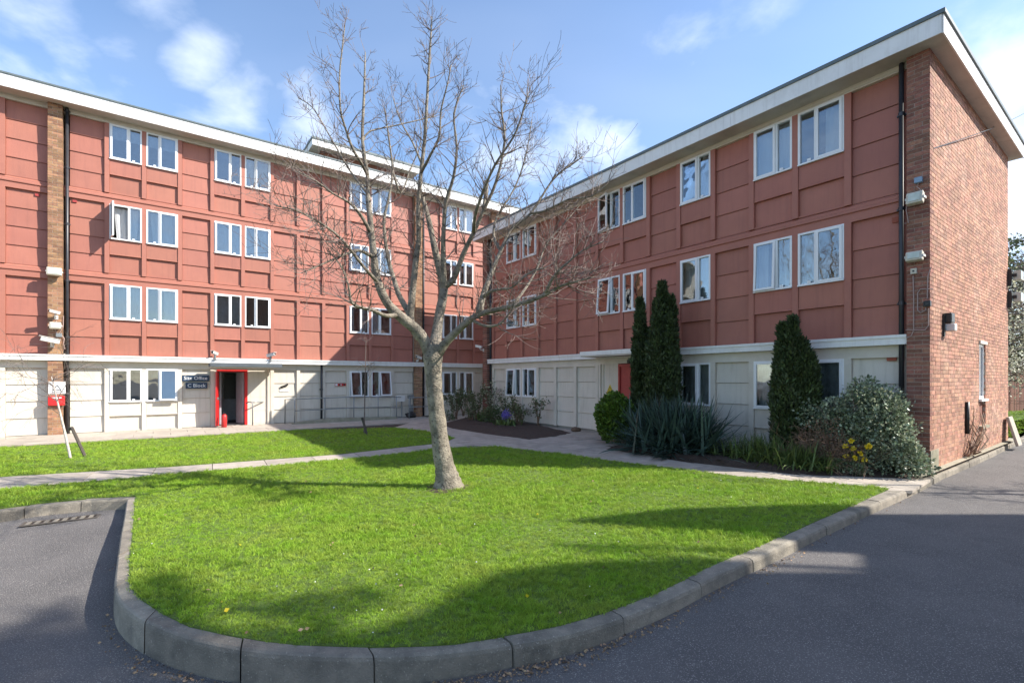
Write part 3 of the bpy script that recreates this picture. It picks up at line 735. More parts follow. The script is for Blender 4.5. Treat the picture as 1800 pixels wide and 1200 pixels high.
# ------------------------------------------------------------------ RIGHT block (three storeys, brick gable)
BRK = empty('apartment_block', OR + Vector((0, 0, .07)), ROTR, 'three storey red and cream panelled block on the right with a brick gable end', 'building')
B = BRK
LEN = 14.335; DEP = 6.9
MB().box(-.33, LEN - .15, 2.4, DEP - .15, -.3, 7.48).build('wall', M['room'], B)
sl_ = MB()
for z in (2.2, 4.85): sl_.box(-.3, LEN - .15, .12, 2.41, z, z + .18)
sl_.box(-.3, LEN - .15, .12, 2.41, -.2, .03)
for x in [-.30, 1.14, 3.15, 4.12, 6.13, 8.12, 9.11, 10.1, 11.07, 13.02, LEN - .2]: sl_.box(x - .03, x + .03, .12, 2.41, -.1, 7.45)
sl_.build('floor_slab', M['room'], B)
mullR = [.2, 1.14, 2.18, 3.15, 4.12, 5.135, 6.13, 7.145, 8.12, 9.11, 10.1, 11.07, 12.03, 13.02]
baysR = [(.14, 1.14, 'P'), (1.14, 2.18, 'W'), (2.18, 3.15, 'V'), (3.15, 4.12, 'P'), (4.12, 5.135, 'P'), (5.135, 6.13, 'P'), (6.13, 7.145, 'W'), (7.145, 8.12, 'V'), (8.12, 9.11, 'P'), (9.11, 10.1, 'W'), (10.1, 11.07, 'P'), (11.07, 12.03, 'W'), (12.03, 13.02, 'V'), (13.02, 13.93, 'P')]
stylesR = {(0, 1): dict(style='right', awn=3), (0, 2): dict(style='net'), (0, 9): dict(style='net'), (0, 11): dict(style='full_blind'), (0, 12): dict(style='full_blind'),
           (1, 1): dict(style='net'), (1, 2): dict(style='net'), (1, 6): dict(style='right', awn=5), (1, 7): dict(style='both'), (1, 9): dict(style='net'), (1, 11): dict(style='both', awn=3), (1, 12): dict(style='left'),
           (2, 1): dict(style='net'), (2, 2): dict(style='net'), (2, 6): dict(style='none', swing=16), (2, 7): dict(style='net'), (2, 9): dict(style='net'), (2, 11): dict(style='net'), (2, 12): dict(style='right')}
for s in range(3):
    z0, z1 = (0.0, GZ) if s == 0 else STOREYS[s - 1]
    mp, mt = (M['cream'], M['creamtrim']) if s == 0 else (M['red'], M['redtrim'])
    for i, (x0, x1, k) in enumerate(baysR):
        a, b = x0 + MW / 2, x1 - MW / 2
        if s == 0 and i in (6, 7): continue
        if k == 'P': panels(B, a, b, z0, z1, mp)
        else: win_bay(B, a, b, z0, z1, k == 'V', mp, ground=(s == 0), seed=300 + s * 40 + i, **stylesR.get((s, i), dict(style='net')))
    for x in mullR:
        if s == 0 and abs(x - 7.145) < .01: continue
        mullion(B, x, z0, z1, mt)
beam(B, 0.02, 13.98, 4.77, 5.12, M['redtrim'])
boxobj('trim', B, 0.02, 6.19, -.004, .12, 2.04, 2.27, M['creamtrim']); boxobj('trim', B, 8.06, 13.98, -.004, .12, 2.04, 2.27, M['creamtrim']); boxobj('trim', B, 6.19, 8.06, .0, .12, 2.1, 2.27, M['creamtrim'])
MB().box(.02, 13.98, -.014, .12, 7.37, 7.48).box(.02, 13.98, -.03, -.0145, 7.40, 7.48).build('frieze', M['creamtrim'], B)
MB().box(0, 14.0, -.15, .12, 2.27, 2.42).box(0, 14.0, -.17, -.14, 2.395, 2.45).build('band', M['white'], B)
boxobj('wall', B, -.0, .14, .04, .12, 0, 7.4, M['redtrim']); boxobj('wall', B, 13.865, 14.0, .04, .12, 2.45, 7.4, M['redtrim']); boxobj('wall', B, 13.865, 14.0, .04, .12, -.1, 2.27, M['creamtrim'])
# entrance under a white edged canopy
MB().box(6.19, 7.02, .0, .12, .0, 2.1).box(7.98, 8.06, 0, .12, 0, 2.1).build('wall', M['cream'], B)
MB().box(6.27, 6.33, -.05, .0, .0, 2.1).box(6.4, 6.44, -.03, .0, .0, 2.1).build('trim', M['creamtrim'], B)
MB().box(7.02, 7.08, -.02, .12, 0, 2.08).box(7.92, 7.98, -.02, .12, 0, 2.08).box(7.08, 7.92, -.02, .12, 2.0, 2.08).build('door_frame', M['redmatt'], B)
dr = MB().box(7.08, 7.92, .03, .08, 0.02, 2.0).build('door', M['redmatt'], B)
for a, b in ((7.16, 7.46), (7.54, 7.84)):
    for z0_, z1_ in ((.15, .8), (.9, 1.35), (1.45, 1.88)): MB().box(a, b, .018, .03, z0_, z1_).build('door_panel', M['redmatt'], dr, bevel=.005)
MB().box(6.2, 8.2, -.82, -.172, 2.34, 2.46).build('canopy', M['white'], B); MB().box(6.22, 8.18, -.80, -.1, 2.30, 2.338).build('canopy_soffit', M['soffit'], B)
MB().box(7.45, 7.53, -.12, -.02, 2.1, 2.2).build('door_light', M['black'], B)
# roof
GO = .23
MB().box(-.33 - GO, LEN + GO, -.5, DEP + .35, 7.48, 7.50).build('soffit', M['soffit'], B)
x = -.33 - GO
segs = [(-.33 - GO, 3.2), (3.2, 7.0), (7.0, 10.85), (10.85, LEN + GO)]
for a, b in segs: boxobj('fascia', B, a + .002, b - .002, -.522, -.50, 7.47, 7.79, M['white'])
for a, b in ((-.5, 2.4), (2.4, 5.2), (5.2, DEP + .35)): boxobj('fascia', B, LEN + GO, LEN + GO + .022, a + .002, b - .002, 7.47, 7.79, M['white'])
boxobj('fascia', B, -.352 - GO, -.33 - GO, -.5, DEP + .35, 7.47, 7.79, M['white'])
MB().box(-.32 - GO, LEN + GO - .01, -.49, DEP + .34, 7.50, 7.785).box(-.38 - GO, LEN + GO + .05, -.55, DEP + .4, 7.79, 7.86).build('roof', M['roofedge'], B)
downpipe(B, 13.90, -.06, .05, 7.48); downpipe(B, .10, -.06, .05, 7.48)
brp = Bricks(B, M['brickdark']); pier(B, brp, -.33, 7.48); brp.flush(0, lambda i: 0)  # far pier in darker brick, its shade put into the colour
brf = Bricks(B, M['quoin_shaded']); brq = Bricks(B, M['quoin_shaded'])
# corner pier, quoined into the gable
MB().box(LEN - .33 + .006, LEN - .02, -.174, .1, -.2, 7.48).build('mortar_bed', M['mortar'], B)
_a, _b, _c, _d = 3.60, 4.24, .58, 2.42
MB().box(LEN - .14, LEN - .007, -.17, _a, -.2, 7.48).box(LEN - .14, LEN - .007, _b, DEP, -.2, 7.48).box(LEN - .14, LEN - .007, _a, _b, -.2, _c).box(LEN - .14, LEN - .007, _a, _b, _d, 7.48).build('mortar_bed', M['mortar'], B)
brg = Bricks(B, M['brick'])
wx0, wx1, wz0, wz1 = 3.78, 4.42, 1.18, 2.42     # window in the gable: y range is given from the corner
k = 0; z = -.22
while z < 7.47:
    h = min(.065, 7.48 - z)
    if k % 2: brf.add(LEN - .33, LEN - .1125, -.18, .02, z, h)
    else: brf.add(LEN - .33, LEN - .225, -.18, .02, z, h)
    y = -.18; first = True
    while y < DEP:
        if first: l = .1025 if k % 2 else .215
        else: l = .215 if (int((y + k * 7) * 5) % 4) else .1025
        y1 = min(y + l, DEP); a, b = y, y1
        ok = True
        if not (b < wx0 - .18 or a > wx1 - .18) and wz0 - .62 < z < wz1:      # cut the bricks at the opening
            if a < wx0 - .18: b = wx0 - .18
            elif b > wx1 - .18: a = wx1 - .18
            else: ok = False
        if ok and b - a > .03:
            depth = .1025
            if first and not (k % 2): depth = .215
            (brq if first else brg).add(LEN - depth - random.uniform(0, .003), LEN + random.uniform(-.0015, .002), a, b, z, h)
        y = y1 + .01; first = False
    k += 1; z += BH
for it in brf.items: pass
def gw(i):
    w = WR(0, 0) + uR * ((i[0] + i[1]) / 2) - nR * ((i[2] + i[3]) / 2); return w.length + abs(i[4] - 2.5) * .15
brf.flush(100, lambda i: gw(i)); brq.flush(80, lambda i: gw(i)); brg.flush(120, lambda i: gw(i))
# gable window: tall white casement with a recessed panel under it
y0, y1 = wx0 - .18, wx1 - .18
MB().box(LEN - .12, LEN - .115, y0 - .03, y1 + .03, wz0 - .6, wz1 + .03).build('dark_backing', M['dark'], B)  # dark sheet behind the pane, painted to stand for the unlit inside
gwf = MB().box(LEN - .10, LEN - .03, y0, y0 + .05, wz0, wz1).box(LEN - .10, LEN - .03, y1 - .05, y1, wz0, wz1).box(LEN - .10, LEN - .03, y0 + .05, y1 - .05, wz0, wz0 + .06).box(LEN - .10, LEN - .03, y0 + .05, y1 - .05, wz1 - .06, wz1).box(LEN - .09, LEN - .04, (y0 + y1) / 2 - .02, (y0 + y1) / 2 + .02, wz0 + .06, wz1 - .06).build('window', M['upvc'], B)
MB().box(LEN - .07, LEN - .06, y0 + .05, y1 - .05, wz0 + .06, wz1 - .06).build('pane', M['glass'], gwf)
MB().box(LEN - .1, LEN + .05, y0 - .04, y1 + .04, wz0 - .05, wz0 - .001).build('sill', M['white'], gwf)
MB().box(LEN - .1, LEN + .03, y0 - .03, y1 + .03, wz1 + .002, wz1 + .07).build('lintel', M['creamtrim'], B)
MB().box(LEN - .1, LEN + .06, y0 - .06, y1 + .06, wz0 - .66, wz0 - .60).build('sill', M['concrete'], B)
MB().box(LEN - .1, LEN - .05, y0, y1, wz0 - .6, wz0 - .052).build('panel', M['brickdark'], B)
for px, py, w_, h_, m_ in ((1575, 385, .07, .05, 'rust'), (1566, 628, .075, .065, 'rust')):
    x, y, z = on(px, py, 0, 'R'); MB().box(x - w_, x + w_, .035, .06, z - .07 - h_, z - .07 + h_).build('air_vent', M[m_], B)
# rendered patch at the corner foot
MB().box(LEN + .002, LEN + .012, -.17, .32, -.02, .36).build('render_patch', M['concrete'], B)

#print('PARTS left', len(BLK.children), 'right', len(BRK.children))

# ================================================================== THINGS ON THE WALLS
def text(body, size, m, parent, loc, rot, bold=.0, ax='CENTER'):
    c = bpy.data.curves.new('lettering', 'FONT'); c.body = body; c.size = size; c.align_x = ax; c.align_y = 'CENTER'; c.extrude = .0015; c.offset = bold; c.resolution_u = 3
    t = bpy.data.objects.new('tmp', c); COL.objects.link(t); dg_ = bpy.context.evaluated_depsgraph_get()
    me = bpy.data.meshes.new_from_object(t.evaluated_get(dg_)); bpy.data.objects.remove(t); bpy.data.curves.remove(c)
    me.materials.clear(); me.materials.append(m); me.name = 'lettering'
    return link('lettering', me, parent, loc, rot)
def wall_thing(name, px, py, v, side, label, cat, group=None):
    x, y, z = on(px, py, v, side); w = (WL if side == 'L' else WR)(x, v, z)
    return empty(name, w, ROTL if side == 'L' else ROTR, label, cat, group)
HX = (R(90), 0, 0)
# name boards by the red door
for px, py, wd, txt, lab in ((344, 664.5, .80, 'Site Office', 'navy sign board reading Site Office, upper of the two boards left of the door'), (345.5, 677.5, .64, 'C Block', 'navy sign board reading C Block, lower of the two boards left of the door')):
    t = wall_thing('sign_board', px, py, .0, 'L', lab, 'sign', 'name boards by the open door')
    MB().box(-wd / 2, wd / 2, -.022, .04, -.105, .105).build('board', M['navy'], t, bevel=.004)
    text(txt, .165, M['ltr'], t, (0, -.0245, 0), HX, .0005)
# white notice with warning triangle over a red box on the left pier
t = wall_thing('notice_board', 100.5, 682, .18, 'L', 'white notice with black warning triangle above a red box on left brick pier', 'notice')
MB().box(-.19, .19, -.02, -.002, -.17, .20).build('board', M['ltr'], t)
tri = MB(); 
for a, b in (((-.09, -.06), (.09, -.06)), ((.09, -.06), (0, .1)), ((0, .1), (-.09, -.06))): tri.tube([(a[0], -.023, a[1]), (b[0], -.023, b[1])], .009, 4)
tri.box(-.15, .15, -.0225, -.0205, -.14, -.125).box(-.12, .12, -.0225, -.0205, -.11, -.098).build('warning_triangle', M['black'], t)
rb = wall_thing('fire_box', 100, 703, .18, 'L', 'shallow red box with a white label under the notice on left pier', 'fire box')
MB().box(-.185, .185, -.10, -.002, -.16, .13).build('case', M['reddoor'], rb, bevel=.012)
MB().box(-.10, .12, -.103, -.1005, .06, .09).build('label_strip', M['ltr'], rb)
# small black slanted sign, red sign, yellow warning sign
t = wall_thing('arrow_sign', 500, 678, .0, 'L', 'small slanted black plate on cream panel right of the door canopy', 'sign')
MB().box(-.14, .14, -.0, .046, -.03, .03, Matrix.Rotation(R(-22), 4, 'Y')).build('plate', M['black'], t)
MB().box(-.17, .17, .036, .0475, -.22, -.15).build('faded_strip', M['curtain'], t)
t = wall_thing('red_sign', 598, 676, .0, 'L', 'narrow red sign with white and black marks beside the tilted open windows', 'sign')
MB().box(-.20, .24, .02, .0455, -.05, .05).build('plate', M['signred'], t)
boxobj('white_mark', t, -.19, -.10, .0155, .0195, -.04, .04, M['ltr']); boxobj('white_mark', t, .02, .06, .0155, .0195, -.03, .03, M['ltr']); boxobj('black_mark', t, -.05, .0, .015, .019, -.03, .03, M['black']); boxobj('black_mark', t, .14, .2, .015, .019, -.035, .035, M['black'])
t = wall_thing('warning_sign', 1072.5, 690, .0, 'R', 'yellow triangular warning sign over yellow plate left of the faded red door', 'sign')
MB().extrude_x([(0, 0)] * 0 or [(-.012, -.02), (-.012, 0), (0, 0), (0, -.02)], -.17, .17).build('bar', M['signyellow'], t)
tr_ = [(-.14, 0), (.14, 0), (0, .26)]
MB().add([(x, -.012, z) for x, z in tr_] + [(x, 0, z) for x, z in tr_], [(0, 1, 2), (5, 4, 3), (0, 3, 4, 1), (1, 4, 5, 2), (2, 5, 3, 0)]).build('triangle', M['signyellow'], t)
tb = MB()
for a, b in (((-.09, .03), (.09, .03)), ((.09, .03), (0, .2)), ((0, .2), (-.09, .03)), ((0, .06), (.0, .14))): tb.tube([(a[0], -.014, a[1]), (b[0], -.014, b[1])], .008, 4)
tb.build('triangle_border', M['black'], t); MB().box(-.12, .12, -.012, 0, -.2, -.04).build('plate', M['signyellow'], t)

def floodlight(name, px, py, v, side, w, h, label, group, tilt=12):
    t = wall_thing(name, px, py, v, side, label, 'floodlight', group)
    Mx = Matrix.Translation((0, -.16, 0)) @ Matrix.Rotation(R(-tilt), 4, 'X')
    MB().box(-w / 2, w / 2, -.05, .07, -h / 2, h / 2, Mx).build('case', M['lampcase'], t, bevel=.02)
    MB().box(-w / 2 + .035, w / 2 - .035, -.062, -.048, -h / 2 + .03, h / 2 - .03, Mx).build('lens', M['lampglass'], t, bevel=.005)
    MB().box(-.03, .03, -.1, -.002, -.05, .02).box(-w / 2 - .015, -w / 2 - .002, -.19, -.05, -.02, .02).box(w / 2 + .002, w / 2 + .015, -.19, -.05, -.02, .02).box(-w / 2, w / 2, -.06, -.045, -.02, .02).build('bracket', M['camwhite'], t)
    return t
def camera_thing(px, py, v, side, yaw, label, group, roof=False, sc=1.0):
    t = wall_thing('security_camera', px, py, v, side, label, 'security camera', group)
    Mx = Matrix.Translation((0, -.22, .03)) @ Matrix.Rotation(R(yaw), 4, 'Z') @ Matrix.Rotation(R(-12), 4, 'X')
    MB().box(-.055 * sc, .055 * sc, -.19 * sc, .15 * sc, -.045 * sc, .05 * sc, Mx).build('housing', M['camwhite'], t, bevel=.012)
    MB().box(-.07 * sc, .07 * sc, -.23 * sc, .15 * sc, .055 * sc, .066 * sc, Mx).build('sun_shield', M['camwhite'], t)
    MB().cyl(Mx @ Vector((0, -.2 * sc, 0)), Mx @ Vector((0, -.188 * sc, 0)), .036, 12).build('lens', M['black'], t)
    if roof: MB().box(-.05, .05, -.26, -.16, -.19, -.17).cyl((0, -.21, -.17), (0, -.22, -.02), .035, 8).build('bracket', M['grey'], t)
    else: MB().tube([(0, -.002, -.1), (0, -.14, -.1), (0, -.2, -.02)], .022, 8).box(-.045, .045, -.02, 0, -.16, -.04).build('bracket', M['camwhite'], t)
    return t
FG = 'floodlights on the brick piers'
floodlight('floodlight', 97, 479, .18, 'L', .34, .24, 'square cream floodlight alone halfway up the left brick pier', FG)
floodlight('floodlight', 99, 573, .18, 'L', .26, .20, 'cream floodlight between the two cameras low on left brick pier', FG)
camera_thing(99, 552, .18, 'L', -62, 'short white camera above the lower floodlight on the left brick pier', 'security cameras on the walls', sc=.75)
camera_thing(92, 601, .18, 'L', -72, 'long white camera pointing left, just above the white band on left pier', 'security cameras on the walls', sc=1.25)
t = wall_thing('junction_box', 104, 589, .18, 'L', 'grey junction box with cable tangle below lower floodlight on left pier', 'junction box')
MB().box(-.07, .07, -.06, -.002, -.06, .06).build('case', M['grey'], t, bevel=.01)
MB().tube([(.06, -.02, .0), (.12, -.03, -.1), (.10, -.03, -.25), (.13, -.02, -.42)], .012, 6).tube([(-.05, -.02, .05), (-.10, -.03, .2), (-.06, -.02, .45)], .010, 6).tube([(.0, -.02, .05), (.09, -.03, .25), (.10, -.02, .6)], .010, 6).build('cable', M['conduit'], t)
camera_thing(377, 623, .03, 'L', -35, 'grey security camera over the left end of the door canopy', 'security cameras on the walls', roof=True, sc=.85)
camera_thing(474, 626, .03, 'L', 40, 'cream security camera over the right end of the door canopy', 'security cameras on the walls', roof=True)
camera_thing(733, 630, .18, 'L', -60, 'white security camera on the second brick pier, behind the big tree', 'security cameras on the walls')
camera_thing(850, 611, .18, 'R', -65, 'small white camera at the corner where the two blocks nearly meet', 'security cameras on the walls', sc=.9)
# near pier of the right block
floodlight('floodlight', 1613, 352, .18, 'R', .24, .21, 'upper cream floodlight on the shaded brick corner pier of the right block', FG)
floodlight('floodlight', 1612, 453, .18, 'R', .24, .17, 'lower cream floodlight on the shaded brick corner pier of the right block', FG)
t = wall_thing('sensor_box', 1616, 318, .18, 'R', 'blue grey sensor box above the upper floodlight on the corner pier', 'sensor')
MB().box(-.055, .055, -.09, -.002, -.05, .05).build('case', M['ltblue'], t, bevel=.008)
MB().tube([(0, -.04, -.05), (-.03, -.03, -.1), (.02, -.03, -.17), (.04, -.05, -.22)], .008, 6).build('cable', M['conduit'], t)
t = wall_thing('junction_box', 1607, 477, .18, 'R', 'small square cream junction box below the lower floodlight on the corner pier', 'junction box')
MB().box(-.045, .045, -.05, -.002, -.05, .05).build('case', M['lampcase'], t, bevel=.006); MB().cyl((0, -.056, 0), (0, -.05, 0), .016, 10).build('screw_cap', M['black'], t)
cb = MB()
def pp(*pts): return [tuple(Vector((on(px, py, .195, 'R')[0], on(px, py, .195, 'R')[1], on(px, py, .195, 'R')[2]))) for px, py in pts]
cb.tube(pp((1605, 484), (1606, 520), (1606, 560), (1606, 580), (1602, 590), (1594, 594)), .010, 6)
cb.tube(pp((1636, 470), (1631, 486), (1630, 525)), .010, 6).tube(pp((1640, 508), (1618, 508), (1613, 515), (1613, 545), (1618, 550), (1627, 545), (1628, 536)), .010, 6)
cb.tube(pp((1632, 542), (1632, 572), (1626, 580), (1592, 580)), .010, 6).tube(pp((1596, 350), (1593, 370), (1597, 392), (1590, 393)), .009, 6)
o = cb.build('cable_run', M['conduit'], None); o.location = OR; o.rotation_euler = (0, 0, ROTR); tag(o, 'looping pinkish cables clipped to the shaded brick corner pier', 'cable')
t = wall_thing('switch_box', 1631, 534, .18, 'R', 'dark switch box among the looping cables on the corner pier', 'switch box')
MB().box(-.05, .05, -.07, -.002, -.05, .05).box(-.03, .03, -.075, -.071, -.03, .03).build('case', M['black'], t, bevel=.006)
# gable fittings
def gloc(px, z=None, py=None):
    C = WR(LEN, .0); d = Vector(((px - CX) / F, 1)); det = -d.x * uL.y + uL.x * d.y
    t_ = (-C.x * uL.y + uL.x * C.y) / det; s_ = (d.x * C.y - d.y * C.x) / det
    if py is not None: z = EYE + (HY - py) / F * t_
    return C + uL * s_ + Vector((0, 0, z))
p = gloc(1661, py=566); t = empty('bulkhead_lamp', p, ROTL, 'black wall lamp with photocell on the sunlit brick gable', 'wall lamp')
MB().box(-.12, .12, -.12, -.0, -.03, .16).build('case', M['black'], t, bevel=.02); MB().box(-.10, .08, -.16, -.02, -.18, -.04).build('shade', M['camwhite'], t, bevel=.02); MB().box(-.17, -.12, -.03, -.0, -.28, .14).build('back_plate', M['black'], t)
for i, py in enumerate((486, 524)):
    p = gloc(1771.5, py=py); t = empty('floodlight', p, ROTL, ('upper' if i == 0 else 'lower') + ' floodlight sticking out from the far edge of the brick gable', 'floodlight', FG)
    MB().box(.05, .42, -.24, -.08, -.10, .14).build('case', M['lampglass'], t, bevel=.015); MB().box(-.06, .0, -.08, -.0, -.26, .18).box(.0, .06, -.16, -.06, -.02, .06).build('bracket', M['black'], t)
mb = MB(); a = gloc(1697, py=706); b_ = gloc(1697, py=762); mb.cyl(a - uR * -.03, b_ + uR * .03, .035, 8)
tag(mb.build('gas_pipe', M['black'], None, smooth=True), 'short black vertical pipe low on the brick gable', 'pipe')
# rusty climbing stems at the foot of the gable
mb = MB()
rs = random.Random(5)
for i in range(16):
    s0 = gloc(rs.uniform(1692, 1712), z=.12) + uR * .08; e0 = gloc(rs.uniform(1690, 1728), z=rs.uniform(.3, 1.15)) + uR * .04
    m_ = (s0 + e0) / 2 + Vector((rs.uniform(-.1, .1), rs.uniform(-.1, .1), rs.uniform(-.05, .1))) + uR * .06
    mb.tube([s0, m_, e0], [.016, .012, .006], 5)
tag(mb.build('climbing_stems', M['dry'], None), 'dry brown climbing stems at the foot of the brick gable', 'climber')
t = empty('stone_slab', gloc(1767, z=.0) + uR * .25, ROTL, 'grey stone slab leaning against the far end of the brick gable', 'slab')
MB().box(-.25, .25, -.03, .03, 0, .75, Matrix.Rotation(R(-14), 4, 'X')).build('slab', M['slab'], t, bevel=.015)
# overhead cable
a = WR(LEN + .02, -.6, 0); a.z = EYE + (HY - 262) / F * a.y; a = gloc(1641, py=261); b_ = P(1800, 195, 13.0); c_ = b_ + (b_ - a) * 1.2 + Vector((0, 0, .6))
pts = [a + (c_ - a) * (i / 12) + Vector((0, 0, -.35 * math.sin(math.pi * i / 12))) for i in range(13)]
tag(MB().tube(pts, .009, 5).build('overhead_cable', M['black'], None), 'thin overhead cable running from the corner pier across the gable', 'cable')
# aerial on left roof
p = WL(5.9, -.6, 10.5); t = empty('roof_aerial', p, ROTL, 'thin slanted aerial on the roof edge of the left block', 'aerial')
MB().tube([(0, 0, 0), (.28, 0, .36)], .012, 5).tube([(.1, 0, .16), (.2, -.1, .12)], .008, 4).build('mast', M['grey'], t)

# extinguisher, rails, ramp, meters
t = wall_thing('fire_extinguisher', 394, 751, .55, 'L', 'red fire extinguisher standing by the outward open red door leaf', 'fire extinguisher'); t.location.z = .0
MB().tube([(0, 0, 0), (0, 0, .01), (0, 0, .40), (0, 0, .45), (0, 0, .47)], [.07, .085, .085, .055, .02], 16).build('cylinder', M['signred'], t, smooth=True)
MB().box(-.02, .02, -.05, .03, .47, .52).box(-.015, .015, -.09, .02, .52, .535).build('valve', M['black'], t); MB().tube([(.02, 0, .49), (.10, 0, .42), (.10, 0, .15)], .012, 6).build('hose', M['black'], t)
t = wall_thing('door_rail', 444, 745, .35, 'L', 'short grey hooked handrail post right of the open door', 'handrail'); t.location.z = 0
MB().tube([(0, 0, 0), (0, 0, .80), (-.03, .02, .85), (-.12, .1, .86), (-.18, .22, .80)], .022, 8).build('post', M['grey'], t, smooth=True)
MB().tube([(0, 0, .84), (.4, .33, .84)], .02, 8).build('rail', M['grey'], t, smooth=True)
rx0, rx1 = uvpx(520, .9, 'L')[0], uvpx(700, .9, 'L')[0]
rp = empty('ramp', WL(0, 0, 0), ROTL, 'low pale concrete access ramp along the cream wall under the tilted windows', 'ramp')
MB().add([(rx0 - .1, -.75, .002), (rx0 - .1, -.0, .002), (rx0 + 1.4, -.0, .12), (rx0 + 1.4, -.75, .12), (rx1, -.75, .06), (rx1, 0, .06)], [(0, 3, 2, 1), (3, 4, 5, 2)]).add([(rx0 - .1, -.752, -.02), (rx0 + 1.4, -.752, -.02), (rx1, -.752, -.02), (rx1, -.752, .10), (rx0 + 1.4, -.752, .16), (rx0 - .1, -.752, .05), (rx0 - .1, -.69, .05), (rx0 + 1.4, -.69, .16), (rx1, -.69, .10), (rx0 - .1, -.69, 0), (rx0 + 1.4, -.69, 0), (rx1, -.69, 0)], [(0, 1, 4, 5), (1, 2, 3, 4), (5, 4, 7, 6), (4, 3, 8, 7), (6, 7, 10, 9), (7, 8, 11, 10)]).build('ramp_slab', M['concrete'], rp)
hr = empty('handrail', WL(0, 0, 0), ROTL, 'long grey tubular handrail with two rails along the access ramp', 'handrail')
mb = MB(); zt = lambda x: .10 + .0 * x
for zz, nm in ((.92, 'rail'), (.48, 'rail')):
    MB().tube([(rx0, -.72, zz + .02), (rx0 + 2.2, -.72, zz + .06), (rx1 + .2, -.72, zz)], .020, 8).build('rail', M['grey'], hr, smooth=True)
for q in (0, .27, .55, .80, 1.0):
    x = rx0 + (rx1 - rx0) * q; MB().cyl((x, -.72, .0), (x, -.72, .96), .021, 8).build('post', M['grey'], hr, smooth=True)
MB().tube([(rx0 - .28, -.40, .0), (rx0 - .28, -.40, .92), (rx0, -.72, .95)], .021, 8).build('post', M['grey'], hr, smooth=True)
hr2 = wall_thing('handrail', 738, 700, 1.0, 'L', 'short pale grey handrail crossing in front of the second brick pier', 'handrail'); hr2.location.z = 0
for zz in (.90, .5): MB().tube([(-.5, 0, zz), (.6, 0, zz)], .02, 8).build('rail', M['grey'], hr2, smooth=True)
for x in (-.5, .6): MB().cyl((x, 0, 0), (x, 0, .92), .02, 8).build('post', M['grey'], hr2, smooth=True)
t = wall_thing('meter_box', 704, 705, .35, 'L', 'grey meter boxes on a post between ramp and second brick pier', 'meter box'); z0_ = t.location.z; t.location.z = 0
MB().box(-.20, .18, -.08, .08, .72, .98).build('case', M['camwhite'], t, bevel=.01); MB().box(.35, .62, -.06, .06, .84, 1.0).build('case', M['grey'], t, bevel=.01); MB().cyl((.1, .1, 0), (.1, .1, .8), .03, 8).cyl((.5, .08, 0), (.5, .08, .9), .02, 8).box(.42, .60, .0, .12, .25, .55).build('post', M['grey'], t)
t = wall_thing('rubbish_bag', 722, 741, .5, 'L', 'small dark rubbish heap at the foot of the second brick pier', 'rubbish'); t.location.z = 0
import bmesh
def blob(name, m, parent, loc, r, seed, sc=(1, 1, 1), sub=3, am=.25):
    bm = bmesh.new(); bmesh.ops.create_icosphere(bm, subdivisions=sub, radius=1)
    from mathutils import noise
    for v in bm.verts:
        k = 1 + am * noise.noise(v.co * 1.7 + Vector((seed, 0, 0))) + am * .5 * noise.noise(v.co * 4 + Vector((0, seed, 0)))
        v.co = Vector((v.co.x * sc[0], v.co.y * sc[1], v.co.z * sc[2])) * r * k
    me = bpy.data.meshes.new(name); bm.to_mesh(me); bm.free(); me.materials.append(m); me.polygons.foreach_set('use_smooth', [True] * len(me.polygons))
    return link(name, me, parent, loc)
blob('bag', M['black'], t, (0, 0, .12), .2, 3, (1.3, .8, .7))
# gully grate in the drive
gp = G(108, 912, -.14); t = empty('drain_grate', (gp.x, gp.y, float(road_z(gp.x, gp.y)) + .006), math.atan2(-d0.y, -d0.x) + 0, 'rusty barred drain grate in the asphalt beside the left kerb', 'drain grate')
MB().box(-.38, .38, -.10, -.075, 0, .012).box(-.38, .38, .075, .10, 0, .012).box(-.38, -.355, -.075, .075, 0, .012).box(.355, .38, -.075, .075, 0, .012).build('grate_frame', M['iron'], t)
for i in range(8): boxobj('bar', t, -.34 + i * .088, -.298 + i * .088, -.075, .075, .002, .012, M['kerb'])
MB().box(-.355, .355, -.075, .075, .0005, .002).build('grate_pit_shade', M['black'], t)  # thin black sheet paints the shade seen between the bars

